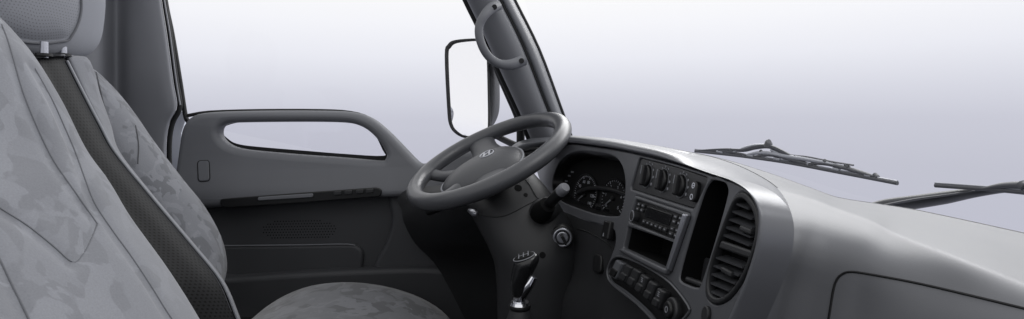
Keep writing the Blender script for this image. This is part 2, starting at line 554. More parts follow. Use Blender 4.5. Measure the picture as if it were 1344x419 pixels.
# ------------------------------------------------------------------ driver door
door = thing('cab_door', P(400, 400, 1.75), 'grey driver door trim with oval low vision window and black pull strip', 'door')
fd = Frame((0, 1.70, EYE), (1, 0, 0), (0, 0, 1))
outl = [(231, 262), (231, 225), (233, 190), (238, 166), (250, 152), (275, 147), (340, 145), (420, 145), (460, 147), (486, 155), (507, 171), (528, 192), (548, 212),
        (558, 215), (575, 206), (600, 199), (640, 196), (690, 196), (700, 225), (690, 248), (640, 254), (560, 257), (525, 258), (485, 259), (400, 264), (300, 271), (245, 274)]
hole = [(285, 172), (289, 165), (300, 161.5), (330, 160.5), (400, 160), (450, 161), (470, 165), (485, 174), (498, 188), (506, 202), (505, 209), (498, 211.5), (450, 207.5), (400, 204), (340, 199), (310, 195), (295, 189), (287, 181)]
ut = plate('upper_trim', fd, smoothed(fd.pxs(outl), 3), M['door_grey'], door, holes=[smoothed(fd.pxs(hole), 3)], thick=.055, bevel=.020, res=5)
def bow(o, fn, zs):
    """give a flat moulding its swelling towards the cab"""
    org = ORG[o.name]
    bm = bmesh.new(); bm.from_mesh(o.data)
    for z in zs:
        bmesh.ops.bisect_plane(bm, geom=bm.verts[:] + bm.edges[:] + bm.faces[:], plane_co=(0, 0, z - org.z), plane_no=(0, 0, 1))
    for v in bm.verts:
        v.co.y -= fn(v.co.z + org.z)
    bm.to_mesh(o.data); bm.free()
    o.data.shade_smooth(); o.data.set_sharp_from_angle(angle=math.radians(40))
def zpy(py): return EYE - (py - CY) / FL * 1.70
def door_bow(z):
    py = CY + (EYE - z) * FL / 1.70
    return float(np.interp(py, [140, 150, 165, 190, 205, 220, 235, 248, 258, 268, 285, 320, 400], [-.012, -.004, 0, .001, .004, .010, .019, .027, .030, .026, .012, 0, 0]))
bow(ut, door_bow, [zpy(q) for q in range(146, 330, 6)])
hin = Frame((0, 1.752, EYE), (1, 0, 0), (0, 0, 1))
# inner dark lip and pane of the low window
lip_o = fd.pxs([(278, 160), (340, 154), (455, 155), (495, 168), (515, 205), (505, 220), (400, 212), (300, 202)])
lip_h = hin.pxs([(287, 172), (300, 162), (340, 158), (455, 159), (486, 168), (503, 196), (503, 206), (450, 203.5), (400, 199.5), (340, 194.5), (312, 191), (298, 185)])
plate('window_seal', hin, smoothed(lip_o), M['rubber'], door, holes=[smoothed(lip_h)], thick=.012, bevel=.003)
gp = plate('window_pane', hin, smoothed(lip_o), M['glass'], door, z0=-.02, thick=.004, bevel=.0005)
fg = Frame((0, 1.775, EYE), (1, 0, 0), (0, 0, 1))
plate('window_pane', fg, fg.pxs([(236, 160), (206, -70), (590, -70), (640, 60), (690, 200), (600, 235)]), M['glass'], door, thick=.004, bevel=.0005)
tube('window_wiper_strip', [P(x, y, 1.775) for x, y in ((246, 152), (275, 147.5), (340, 145.5), (420, 145.5), (460, 148), (486, 156), (507, 172))], .006, M['rubber'], door, k=3)
plate('front_trim_shaded', fd, smoothed(fd.pxs([(513, 256), (540, 254), (600, 250), (660, 245), (690, 260), (640, 300), (600, 340), (590, 400), (490, 400), (490, 350), (504, 322), (513, 290), (509, 266)]), 3), M['door_mid'], door, z0=-.006, thick=.045, bevel=.014, res=4)  # continuous with upper_trim, made a darker piece to paint its downward shading
# dark inner field, map pocket, kick panel
f2 = Frame((0, 1.728, EYE), (1, 0, 0), (0, 0, 1))
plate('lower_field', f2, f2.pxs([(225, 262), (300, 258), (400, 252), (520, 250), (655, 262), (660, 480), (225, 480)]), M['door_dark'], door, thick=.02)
f3 = Frame((0, 1.712, EYE), (1, 0, 0), (0, 0, 1))
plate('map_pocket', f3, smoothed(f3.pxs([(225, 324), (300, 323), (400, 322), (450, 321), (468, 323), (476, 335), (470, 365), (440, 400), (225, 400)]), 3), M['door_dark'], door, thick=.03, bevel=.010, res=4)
f4 = Frame((0, 1.665, EYE), (1, 0, 0), (0, 0, 1))
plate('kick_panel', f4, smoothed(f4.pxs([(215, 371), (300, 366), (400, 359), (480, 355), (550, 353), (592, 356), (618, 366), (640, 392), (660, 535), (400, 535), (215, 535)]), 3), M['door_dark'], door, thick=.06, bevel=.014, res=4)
fd0 = fd
fd = Frame((0, 1.672, EYE), (1, 0, 0), (0, 0, 1))
st = plate('pull_strip', fd, rounded(fd.pxs([(289, 261), (380, 254), (495, 246), (502, 249), (500, 258), (400, 266), (296, 273), (290, 270)]), .012), M['black'], door, z0=.004, thick=.012, bevel=.003)
plate('pull_bar', fd, rounded(fd.pxs([(340, 258.5), (412, 253.5), (412, 258.5), (340, 263)]), .006), M['door_grey'], st, z0=.009, thick=.01, bevel=.002)
for x in (444, 458, 473, 486):
    y = 252.8 - (x - 444) * .068
    plate('window_switch', fd, rounded(fd.pxs([(x - 5, y - 1.5), (x + 5, y - 2.4), (x + 5, y + 2.4), (x - 5, y + 3.2)]), .004), M['panel_dark'], st, z0=.009, thick=.008, bevel=.0015)
fd = Frame((0, 1.687, EYE), (1, 0, -.0), (0, .24, 1))
fd.o = P(267, 225, 1.6865)
lc = plate('lock_cover', fd, rounded(fd.pxs([(260, 212), (274, 211), (275, 237), (261, 238)]), .010), M['door_grey'], door, z0=.0022, thick=.006, bevel=.0015)
tube('cover_joint', [fd.W(a, b, .0004) for a, b in rounded(fd.pxs([(259.2, 211.2), (274.8, 210.2), (275.8, 237.8), (260.2, 238.8)]), .011)], .0011, M['rubber'], lc, k=1, closed=True, seg=6)
# speaker holes: tiny dark studs sunk in the field
mes = []
for j in range(7):
    for i in range(26):
        x, y = 346 + i * 3.7 + (j % 2) * 1.8, 291 + j * 3.6 - (i * .06)
        if ((x - 393) / 50) ** 2 + ((y - 302) / 15) ** 2 > 1: continue
        a, b = f2.px(x, y)
        mes.append(plate_mesh('h', f2, circle(a, b, .0022, n=6), z0=.0006, thick=.001, bevel=.0001, res=0))
tag(merge('speaker_holes', mes, M['black_matt'], door), kind='stuff')
tube('pocket_highlight', [P(x, y, 1.7115) for x, y in ((228, 324), (300, 322.5), (400, 321.5), (450, 320.5), (466, 322))], .0016, M['grey_cap'], door, k=4, seg=6)  # pale line painted along the pocket's ledge as its highlight

# ------------------------------------------------------------------ outside mirror
mir = thing('side_mirror', P(620, 185, 2.05), 'tall black framed side mirror outside the driver window', 'mirror')
fm = Frame(P(612, 115, 2.0), (1, -.22, 0), (.0, .155, 1))
oo = [(583, 72), (587, 58), (597, 52), (625, 50), (635, 53), (640, 62), (642, 120), (642, 170), (636, 178), (612, 181), (598, 176), (589, 164), (586, 140)]
oo = [tuple(p) for p in oo]
gi = [(587.2, 73.5), (590.5, 61.5), (599, 55.5), (624.5, 52.8), (633, 55.2), (638, 63.5), (640, 120), (640, 169), (634.5, 175.5), (612.5, 178.2), (600.5, 172.8), (592.6, 162.2), (590, 139)]
plate('housing', fm, smoothed(fm.pxs(oo), 4), M['rubber'], mir, holes=[smoothed(fm.pxs(gi), 4)], thick=.03, bevel=.006)
gl2 = fm.pxs(gi)
gcx, gcy = sum(p[0] for p in gl2) / len(gl2), sum(p[1] for p in gl2) / len(gl2)
loft('mirror_glass', [[fm.W(gcx + (p[0] - gcx) * k, gcy + (p[1] - gcy) * k, -.008 + .005 * (1 - k * k)) for p in smoothed(gl2, 4)] for k in (1.03, .8, .55, .3, .0005)], M['mirror'], mir, 1, 3, closed_rows=True, flip=True)
rows = []
for y0, xr in ((55, 633), (62, 645), (80, 652), (100, 655), (130, 656), (150, 654), (165, 646), (172, 634)):
    rows.append([fm.hit(604, y0) + fm.n * -.03, fm.hit(638, y0) + fm.n * -.022, P((638 + xr) / 2 + 3, y0, 2.0), P(xr, y0, 2.08), P(xr - 14, y0, 2.14), P(600, y0, 2.12)])
loft('back_shell', rows, M['door_mid'], mir, 4, 4)
tube('mount_arm', [P(640, 172, 2.07), P(658, 182, 2.0), P(680, 192, 1.88), P(700, 196, 1.78)], .012, M['rubber'], mir, k=4)
tube('lower_arm', [P(628, 194, 1.9), P(652, 194.5, 1.87), P(700, 196.5, 1.82)], .007, M['rubber'], mir, k=4)
for x0, y0, x1, y1 in ():
    pass

# ------------------------------------------------------------------ driver seat
ds = thing('bucket_seat', P(330, 470, 1.25), 'driver seat with patterned cloth, dark perforated centre strip and padded headrest', 'seat')
rows = []
bol = [(70, 86, 96, 1.42), (80, 92, 103, 1.44), (93, 98, 126, 1.47), (120, 108, 154, 1.48), (150, 120, 178, 1.48), (185, 138, 202, 1.48), (235, 172, 240, 1.48), (270, 198, 268, 1.48), (310, 236, 290, 1.47), (345, 262, 298, 1.46), (372, 280, 294, 1.44), (400, 290, 288, 1.42)]
for y, xl, xr, d in bol:
    w = xr - xl
    rows.append([P(xl - 30, y, 1.28), P(xl + .0 * w, y, 1.33), P(xl + .35 * w, y, 1.355), P(xl + .70 * w, y, 1.39), P(xl + .92 * w, y, 1.43), P(xr, y, d), P(xr - 6, y, d + .07), P(xr - 45, y, d + .13)])
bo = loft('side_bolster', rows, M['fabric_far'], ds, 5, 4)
bb = bvh_of(bo)
# light facing strip and dark perforated strip
pip = [(72, 83), (80, 88), (125, 111), (165, 132), (200, 151.5), (257, 198), (320, 251), (367, 289), (409, 308), (440, 318), (480, 325)]
rows = []
wid = [(72, 16), (80, 30), (125, 21), (165, 14), (200, 6), (257, 4), (320, 4), (367, 4), (409, 4), (440, 4), (480, 4)]
rows_s, rows_f = [], []
for (y, x), (_, w) in zip(pip, wid):
    left = x - 44 - (y - 72) * .10
    rows_s.append([P(left - 60, y, 1.13), P(left, y, 1.165), P(left + (x - left) * .35, y, 1.19), P(left + (x - left) * .7, y, 1.22), P(x - 3, y, 1.255), P(x, y, 1.275), P(x - 2, y, 1.31)])
    rows_f.append([P(x - 2, y, 1.275), P(x + w * .15, y, 1.268), P(x + w * .6, y, 1.295), P(x + w * .95, y, 1.325), P(x + w, y, 1.345), P(x + w - 2, y, 1.39)])
stp = loft('perforated_strip', rows_s, M['leather_dark'], ds, 5, 5)
fac = loft('facing_strip', rows_f, M['fabric_face'], ds, 4, 5)
tube('piping', [P(x, y, 1.258) for y, x in pip[1:]], .0032, M['piping'], ds, k=5, seg=8)
tube('stitching', [q for q in drape(bvh_of(stp), [(x - 4.5, y) for y, x in pip[1:9]], 6, .0006)], .0011, M['thread'], ds, k=1, seg=5)
tube('bolster_seam', drape(bb, [(126, 95), (132, 120), (141, 158), (151, 196), (160, 212)], 6, .001), .0018, M['thread'], ds, k=1, seg=6)
tube('bolster_seam', drape(bb, [(181, 215), (182, 190), (178, 165)], 6, .0008), .0014, M['thread'], ds, k=1, seg=6)
# top edge of the backrest behind the strip
loft('backrest_top', [[P(20, 82, 1.12), P(60, 75, 1.17), P(90, 74, 1.25), P(104, 78, 1.36), P(110, 90, 1.45)],
                      [P(20, 70, 1.17), P(60, 70, 1.22), P(88, 71, 1.29), P(100, 76, 1.39), P(104, 90, 1.48)],
                      [P(20, 74, 1.27), P(60, 74, 1.3), P(84, 75, 1.36), P(94, 80, 1.43), P(98, 95, 1.5)]], M['black'], ds, 4, 4)
# headrest: rounded block with perforated front
hc = P(37, 6, 1.24)
def superell(c, u, v, w, ru, rv, rw, e=.55, nu=28, nv=18):
    verts, faces = [], []
    def sp(x): return math.copysign(abs(x) ** e, x)
    for i in range(nv + 1):
        ph = -math.pi / 2 + math.pi * i / nv
        for j in range(nu):
            th = 2 * math.pi * j / nu
            x, y, z = sp(math.cos(ph)) * sp(math.cos(th)), sp(math.cos(ph)) * sp(math.sin(th)), sp(math.sin(ph))
            verts.append(c + u * (x * ru) + v * (y * rv) + w * (z * rw))
    for i in range(nv):
        for j in range(nu):
            faces.append((i * nu + j, i * nu + (j + 1) % nu, (i + 1) * nu + (j + 1) % nu, (i + 1) * nu + j))
    me = mesh_from('s', verts, faces)
    return me
hu, hv = Vector((.97, -.18, -.12)).normalized(), Vector((.18, .98, 0)).normalized()
hw = hu.cross(hv).normalized()
hr = link_mesh('headrest', superell(hc, hu, hv, hw, .075, .158, .12, .62, 40, 26), M['cloth_plain'], ds, 180)
# perforated front pad, a shallow dome on the headrest's face
rows = []
for i in range(9):
    b = -1 + 2 * i / 8
    r = []
    for j in range(11):
        a = -1 + 2 * j / 10
        q = max(abs(a), abs(b))
        s = math.hypot(a, b)
        k = (q / s) if s > 1e-6 else 1
        k = .35 + .65 * k
        aa, bb2 = a * k, b * k
        rr = math.hypot(aa, bb2)
        yy, zz = -.046 + aa * .106, .006 + bb2 * .092
        pe = 2 / .62
        surf = .075 * max(1e-4, 1 - abs(yy / .158) ** pe - abs(zz / .12) ** pe) ** (1 / pe)
        bulge = surf + .011 * (1 - max(abs(a), abs(b)) ** 3) - .0015
        r.append(hc + hu * bulge + hv * yy + hw * zz)
    rows.append(r)
hpad = loft('headrest_pad', rows, M['leather_light'], hr, 3, 3, flip=True)
ring = [rows[0][j] for j in range(11)] + [rows[i][10] for i in range(1, 9)] + [rows[8][j] for j in range(9, -1, -1)] + [rows[i][0] for i in range(7, 0, -1)]
tube('pad_seam', [q + hu * .002 for q in ring], .003, M['thread_soft'], hr, k=3, closed=True, seg=6)
for x in (58, 83):
    d = 1.185 if x == 58 else 1.27
    tube('headrest_post', [P(x, 55, d), P(x, 76, d)], .0075, M['satin'], ds, k=1, seg=12)
    tube('post_collar', [P(x, 70.5, d), P(x, 74, d)], .015, M['black'], ds, k=1, seg=12)
# cushion
rows = []
cush = [(310, 445, 1.48), (330, 428, 1.5), (360, 398, 1.5), (400, 378, 1.48), (445, 371, 1.46), (500, 376, 1.44), (550, 392, 1.42), (585, 416, 1.40), (598, 445, 1.38), (600, 480, 1.37)]
for x, y, d in cush:
    top = P(x, y, d)
    rows.append([top + Vector((0, .05, -.16)), top + Vector((0, .05, -.03)), top, top + Vector((0, -.06, .006)), top + Vector((0, -.18, .0)), top + Vector((0, -.32, .0)), top + Vector((0, -.40, -.01)), top + Vector((0, -.43, -.06)), top + Vector((0, -.43, -.16))])
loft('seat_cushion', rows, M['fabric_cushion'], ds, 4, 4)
bx = mesh_from('seat_base', [(-.75, .95, 0), (-.12, .95, 0), (-.12, 1.48, 0), (-.75, 1.48, 0), (-.72, .98, .34), (-.2, .98, .34), (-.2, 1.46, .34), (-.72, 1.46, .34)],
               [(0, 1, 2, 3), (4, 7, 6, 5), (0, 4, 5, 1), (1, 5, 6, 2), (2, 6, 7, 3), (3, 7, 4, 0)])
link_mesh('seat_base', bx, M['black_matt'], ds, None)

# ------------------------------------------------------------------ near (passenger side) seat
ns = thing('bucket_seat', P(40, 560, .75), 'pale grey patterned cloth backrest of the passenger seat nearest the camera', 'seat')
ed = [(-18, 10), (0, 25), (20, 46), (45, 76), (80, 133), (112, 196), (144, 240), (172, 286), (219, 351), (256, 409), (290, 470), (320, 540)]
rows = []
for x, y in ed:
    t = (y - 10) / 530.0
    de = .86
    left = -140
    dl = .70 - .26 * t
    r = []
    for s, fw_ in ((0, 0), (.2, 0), (.4, 0), (.58, .0), (.72, -.004), (.84, -.010), (.94, -.008), (1.0, .012)):
        px = left + (x - left) * s
        Xl, Xe = (left - CX) / FL * dl, (x - CX) / FL * de
        X = Xl + (Xe - Xl) * s - fw_
        d = X / ((px - CX) / FL)
        r.append(P(px, y, d))
    e = r[-1]
    r.append(e + Vector((-.05, .012, 0)))
    r.append(e + Vector((-.13, .0, 0)))
    rows.append(r)
top = [[q + Vector((-.05, 0, -.01)) for q in rows[0]]]
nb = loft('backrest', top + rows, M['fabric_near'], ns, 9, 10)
seams = (([(2, 32), (10, 52), (17, 75), (30, 120), (48, 165), (70, 210), (100, 254), (128, 294)], .0010),
         ([(128, 294), (116, 322), (106, 338), (99, 344), (90, 341), (70, 323), (36, 296), (0, 273), (-40, 245)], .0010),
         ([(46, 90), (68, 130), (84, 165), (99, 200), (112, 236), (125, 268), (148, 303), (172, 336), (196, 372), (219, 409), (240, 440)], .0010),
         ([(-30, 285), (0, 341), (18, 378), (37, 417), (50, 450)], .0012))
def pad(o, lines, depth, width, fine=.5):
    """sink the cloth along its stitched lines so that it reads as padding"""
    b_ = bvh_of(o)
    pts = np.array([tuple(q) for ln in lines for q in drape(b_, ln, 14)])
    org = np.array(ORG[o.name])
    me = o.data
    me.update()
    nr = [v.normal.copy() for v in me.vertices]
    for v, nn in zip(me.vertices, nr):
        d = np.min(np.linalg.norm(pts - (np.array(v.co) + org), axis=1))
        c_ = (Vector((0, 0, EYE)) - (v.co + ORG[o.name])).normalized()
        if nn.dot(c_) < 0: nn = -nn
        v.co -= nn * (depth * math.exp(-(d / width) ** 2) + depth * fine * math.exp(-d / (width * 4)))
    me.update()
pad(nb, [q for q, _ in seams], .0045, .010)
nbv = bvh_of(nb)
for pts, rad in seams:
    tube('seam', drape(nbv, pts, 6, .0000), rad, M['thread_soft'], ns, k=1, seg=6)

# ------------------------------------------------------------------ dashboard
dash = thing('dashboard', P(1000, 420, .8), 'pale grey moulded dashboard with curved instrument pod and centre stack', 'dashboard')
cols = [
    ((745, 190, 1.72), (745, 198, 1.70), (745, 240, 1.68), (745, 300, 1.68), (745, 400, 1.68)),
    ((810, 189, 1.58), (810, 197, 1.52), (810, 240, 1.50), (810, 300, 1.48), (810, 400, 1.46)),
    ((880, 196, 1.34), (878, 206, 1.22), (876, 250, 1.18), (868, 320, 1.14), (850, 420, 1.10)),
    ((944, 208, 1.19), (940, 222, 1.00), (938, 270, .95), (925, 350, .92), (900, 450, .90)),
    ((1008, 227, 1.08), (1000, 242, .83), (1000, 300, .70), (985, 370, .69), (960, 480, .69)),
    ((1066, 247.5, .98), (1060, 259, .76), (1054, 310, .665), (1030, 380, .66), (1003, 490, .66)),
    ((1100, 259.5, .93), (1098, 273, .725), (1090, 320, .650), (1067, 390, .645), (1040, 490, .645)),
    ((1162, 269.5, .87), (1142, 289.5, .68), (1130, 330, .626), (1105, 400, .622), (1080, 500, .622)),
    ((1201, 276, .83), (1174, 306.5, .645), (1162, 350, .60), (1137, 415, .60), (1110, 520, .60)),
    ((1272, 291, .765), (1256, 339, .562), (1240, 376, .55), (1212, 440, .545), (1190, 540, .545)),
    ((1344, 307, .71), (1344, 374, .50), (1325, 410, .488), (1300, 470, .483), (1280, 570, .48)),
    ((1480, 336, .62), (1500, 438, .42), (1470, 478, .412), (1440, 540, .408), (1420, 640, .40)),
]
rows = []
for c in cols:
    p = [P(*q) for q in c]
    a = p[0] + Vector((.14, 0, -.05))
    b0 = p[0] + Vector((.012, 0, -.004))
    mid = p[0] * .55 + p[1] * .45
    mid2 = p[0] * .12 + p[1] * .88
    low = p[1] * .86 + p[2] * .14
    rows.append([a, b0, p[0], mid, mid2, low, p[2], p[3], p[4]])
db = loft('dash_body', rows, M['dash'], dash, 5, 6)
dbv = bvh_of(db)
tube('glovebox_joint', drape(dbv, [(1082, 450), (1089, 410), (1093, 385), (1097, 370), (1104, 361), (1115, 357), (1135, 359), (1200, 371), (1270, 387), (1344, 405), (1400, 419)], 8, .0002), .0014, M['rubber'], dash, k=1, seg=6)

# pod face plane (faces the rear of the cab, a little towards the passenger)
po = P(838, 262, .95)
fp = Frame(po, (.155, -1, 0), (.19, 0, 1))
inner = [(703, 214), (706, 199), (722, 191), (748, 188), (800, 194), (850, 203.5), (900, 216.5), (940, 229), (970, 239), (993, 254), (1008, 280), (1008, 318), (996, 362), (977, 408), (963, 440), (948, 480)]
outer = [(690, 204), (694, 190), (712, 182), (748, 178.5), (800, 182), (850, 189.5), (900, 199), (944, 209), (983, 224), (1020, 247), (1038, 278), (1039, 308), (1030, 346), (1014, 386), (999, 428), (982, 480)]
n_in = len(inner)
rows = []
for (ix, iy), (ox, oy) in zip(inner, outer):
    I = fp.hit(ix, iy)
    dI = I.y
    S = P(ox, oy, dI + .075)
    if ox > 905:
        c_ = Vector((0, 0, EYE)); ray_ = (P(ox, oy, 1) - c_).normalized()
        h_ = dbv.ray_cast(c_, ray_)[0]
        if h_ is not None:
            S = P(ox, oy, min(max(h_.y - .002, dI + .03), dI + .22))
    S2 = P(ox - 6 if ox > 1000 else ox, oy + (6 if ox < 1000 else 3), S.y + .10)
    out = (S - I); out -= fp.n * out.dot(fp.n); out.normalize()
    I0 = I - fp.n * .03
    w = (S - I)
    q1 = I + fp.n * .010 + out * .002
    q2 = I + w * .18 + fp.n * .019
    q3 = I + w * .45 + fp.n * .022 + Vector((0, 0, .003))
    q4 = I + w * .78 + fp.n * .013 + Vector((0, 0, .002))
    rows.append([I0, I + fp.n * .002, q1, q2, q3, q4, S, S2])
rim = loft('pod_rim', rows, M['pod'], dash, 4, 5, flip=True)
loft('top_pad', [[r[6] + Vector((.004, 0, -.003)), r[6] + Vector((.05, .0, -.018)), r[6] + Vector((.14, .0, -.052)), r[6] + Vector((.24, .0, -.10))] for r in rows[1:10]], M['dash'], dash, 3, 4)
rs = cr_resample(np.array([tuple(r[6]) for r in rows]), 6)
tube('pod_joint', [Vector(q) + Vector((.003, .006, -.002)) for q in rs], .0022, M['rubber'], dash, k=1, seg=6)

def fx(pts): return fp.pxs(pts)
face_out = inner + [(905, 470), (872, 440), (856, 416), (840, 400), (822, 385), (806, 374), (798, 362), (798, 349), (804, 334), (809, 318), (806, 303), (790, 297), (765, 290), (740, 279), (722, 262), (709, 238)]
face_pts = ccw([tuple(q) for q in cr_resample(np.array(fx(face_out)), 4, True)])
def inset(pl, k):
    out = []
    for i in range(len(pl)):
        a_, b_ = Vector(pl[i - 1]), Vector(pl[(i + 1) % len(pl)])
        t_ = (b_ - a_).normalized()
        out.append((pl[i][0] - t_.y * k, pl[i][1] + t_.x * k))
    return out
face_pts = inset(face_pts, .0028)
clu = [(726, 240), (731, 222), (740, 207), (755, 199.5), (776, 199.5), (802, 203.5), (815, 213), (821.5, 231), (822, 254), (817, 279), (810, 284), (787, 282), (759, 273), (738, 264), (728, 253)]
clu_l = smoothed(fx(clu), 3)
hvac_l = rounded(fx([(841, 207.5), (890, 219.5), (932, 234), (913, 275), (829, 248.5)]), .008)
radio_l = rounded(fx([(837, 257), (910, 281), (884, 359), (818, 329)]), .006)
slot_l = smoothed(fx([(941, 236), (951, 239), (957, 247), (956, 262), (940, 318), (923, 371), (917, 377.5), (905, 374), (896, 369), (895, 360), (905, 322), (923, 264), (932, 243)]), 3)
vent = [(981, 253), (992, 263), (999.5, 279), (1001, 305), (993, 335), (980, 367), (963, 391), (947, 400), (936, 397), (931, 387), (932, 365), (939, 338), (949, 308), (960, 278), (970, 258)]
vent_l = smoothed(fx(vent), 3)
sw = [(812, 337), (835, 343), (860, 356), (884, 373), (907, 402), (906, 413), (893, 424), (868, 426), (838, 398), (812, 378), (801, 366), (801, 350)]
sw_l = smoothed(fx(sw), 3)
plate('pod_face', fp, face_pts, M['face'], dash, holes=[clu_l, hvac_l, radio_l, slot_l, vent_l, sw_l], z0=.003, thick=.014, bevel=.003)

# instrument cluster
clw = recess('instrument_well', fp, clu_l, .055, M['black'], dash, z0=.001, shrink=.97, floor=False)
ic = thing('x', (0, 0, 0), '', '')
bpy.data.objects.remove(ic)
fi = Frame(P(735, 250, 1.57), (.45, -.89, 0), (.15, .05, 1))
icl = plate('instrument_cluster', fi, smoothed(fi.pxs([(715, 255), (722, 215), (745, 195), (800, 197), (828, 215), (833, 255), (826, 292), (780, 292), (735, 276)]), 3), M['gauge'], dash, z0=.0, thick=.004, bevel=.001)
def gauge(cx, cy, rpx, label, nums, a0, a1, needle):
    ca, cb = fi.px(cx, cy)
    r = abs(fi.px(cx, cy - rpx)[1] - cb)
    g = plate('gauge', fi, circle(ca, cb, r, n=48), M['gauge'], icl, z0=.003, thick=.003, bevel=.0008)
    tag(g, label)
    tor = tube('gauge_ring', [fi.W(ca + r * 1.03 * math.cos(t), cb + r * 1.03 * math.sin(t), .004) for t in np.linspace(0, 2 * math.pi, 48, endpoint=False)], .0016, M['panel_dark'], g, k=1, closed=True, seg=6)
    mes = []
    nt = (len(nums) - 1) * 5
    for i in range(nt + 1):
        a = math.radians(a0 + (a1 - a0) * i / nt)
        big = i % 5 == 0
        r0, r1 = r * (.80 if big else .87), r * .95
        x0 = ((r0 + r1) / 2)
        mes.append(plate_mesh('t', fi, rect(ca + x0 * math.cos(a), cb + x0 * math.sin(a), r1 - r0, r * (.035 if big else .02), a), z0=.0036, thick=.0008, bevel=.0001, res=0))
    for i, s in enumerate(nums):
        a = math.radians(a0 + (a1 - a0) * i / (len(nums) - 1))
        mes.append(text_mesh(s, fi, ca + r * .64 * math.cos(a), cb + r * .64 * math.sin(a), r * .22, .0036))
    merge('gauge_marks', mes, M['mark'], g, None)
    a = math.radians(needle)
    plate('needle', fi, [(ca + r * .85 * math.cos(a), cb + r * .85 * math.sin(a)), (ca + r * .06 * math.cos(a + 1.57), cb + r * .06 * math.sin(a + 1.57)), (ca - r * .15 * math.cos(a), cb - r * .15 * math.sin(a)), (ca + r * .06 * math.cos(a - 1.57), cb + r * .06 * math.sin(a - 1.57))], M['mark_dim'], g, z0=.006, thick=.0012, bevel=.0002)
    plate('needle_hub', fi, circle(ca, cb, r * .13), M['black'], g, z0=.008, thick=.005, bevel=.001)
gauge(769, 255, 26, 'speedometer nearer the wheel', ['0', '20', '40', '60', '80', '100', '120', '140'], 220, -40, 215)
gauge(806, 261, 26, 'rev counter nearer the centre stack', ['0', '1', '2', '3', '4', '5'], 220, -40, 215)
rows = []
for x, y in ((757, 251), (766, 246.5), (780, 244), (795, 245), (808, 248), (820, 252.5)):
    a = fi.hit(x, y, .014); b = fi.hit(x, y + 5, .014)
    rows.append([a - fi.n * .008, a, b, b - fi.n * .008])
loft('gauge_band', rows, M['panel_dark'], icl, 2, 4)  # slightly paler curved band across the two gauges
rows = []
for x, y, in ((724, 232), (738, 207), (756, 199), (776, 199.5), (802, 203.5), (816, 214), (822, 232)):
    a = fp.hit(x, y, .002)
    cen = fp.hit(778, 245, .002)
    inn = (cen - a).normalized()
    rows.append([a, a - fp.n * .012 + inn * .008, a - fp.n * .045 + inn * .012])
loft('hood_lining', rows, M['black'], icl, 3, 4)
for (x, y) in ((748, 231), (744, 238), (752, 226)):
    a, b = fi.px(x, y)
    plate('warning_lamp', fi, rounded(rect(a, b, .012, .005), .001), M['mark_dim'], icl, z0=.003, thick=.002, bevel=.0003)
a, b = fi.px(790, 272)
plate('trip_display', fi, rounded(rect(a, b, .07, .014), .002), M['lcd'], icl, z0=.0035, thick=.003, bevel=.0005)

# heater control panel with three rotary knobs
hv_p = plate('heater_panel', fp, hvac_l, M['panel_dark'], dash, z0=-.0005, thick=.010, bevel=.002)
def px_mpp(x, y):
    """metres per pixel along the frame's up direction"""
    return abs(fp.px(x, y - 10)[1] - fp.px(x, y)[1]) / 10
for i, (x, y) in enumerate(((849.5, 231), (870.5, 237), (894, 244))):
    a, b = fp.px(x, y)
    r = 14.5 * px_mpp(x, y)
    kb = plate('rotary_knob', fp, circle(a, b, r, n=28), M['black'], hv_p, z0=.006, thick=.010, bevel=.003)
    tube('knob_ring', [fp.W(a + r * 1.1 * math.cos(t), b + r * 1.1 * math.sin(t), .0) for t in np.linspace(0, 2 * math.pi, 36, endpoint=False)], .0012, M['face'], hv_p, k=1, closed=True, seg=6)
    plate('grip', fp, rounded(rect(a, b, r * .50, r * 1.9), r * .24), M['panel_dark'], kb, z0=.0125, thick=.010, bevel=.003)
    plate('pointer', fp, rect(a, b + r * .5, r * .10, r * .8), M['mark_dim'], kb, z0=.0131, thick=.001, bevel=.0001)
    mes = []
    for k in range(9):
        t = math.radians(210 - k * 30)
        mes.append(plate_mesh('d', fp, circle(a + r * 1.3 * math.cos(t), b + r * 1.3 * math.sin(t), r * (.05 + .012 * k), n=8), z0=.0, thick=.0008, bevel=.0001, res=0))
    merge('scale_dots', mes, M['mark_dim'], hv_p, None)
a, b = fp.px(914, 252); r = 14 * px_mpp(914, 252)
rk = plate('rocker_button', fp, rounded(rect(a, b, .019, r * 2.0), .008), M['black'], hv_p, z0=.006, thick=.008, bevel=.002)
mes = []
for s in (-1, 1):
    mes.append(plate_mesh('d', fp, circle(a, b + s * r * .55, .0042, n=14), [circle(a, b + s * r * .55, .0028, n=14)[::-1]], z0=.0064, thick=.001, bevel=.0001, res=0))
mes.append(plate_mesh('d', fp, rect(a, b + r * .55, .006, .001), z0=.0064, thick=.001, bevel=.0001, res=0))
merge('button_symbols', mes, M['mark'], rk, None)

# radio with pocket below
def quad(tl, tr, br, bl):
    return lambda s, t: tuple((Vector(tl) * (1 - s) + Vector(tr) * s) * (1 - t) + (Vector(bl) * (1 - s) + Vector(br) * s) * t)
rad_holes_face = rounded(fx([(839, 263), (902, 283.5), (892, 317), (829.5, 292)]), .003)
pock = rounded(fx([(828, 298), (891, 319.5), (880, 353), (822, 326)]), .004)
plate('radio_bezel', fp, radio_l, M['face'], dash, holes=[rad_holes_face[::-1], pock[::-1]], z0=.006, thick=.014, bevel=.003)
plate('bezel_side', fp, rounded(fx([(904.5, 281), (911, 283), (885.5, 357), (881.5, 354.5)]), .003), M['satin'], dash, z0=.011, thick=.008, bevel=.003)
rd = plate('radio', fp, rad_holes_face, M['black'], dash, z0=.001, thick=.010, bevel=.001)
tag(rd, 'black car radio with dark display and button rows')
Q = quad(*fx([(839, 263), (902, 283.5), (892, 317), (829.5, 292)]))
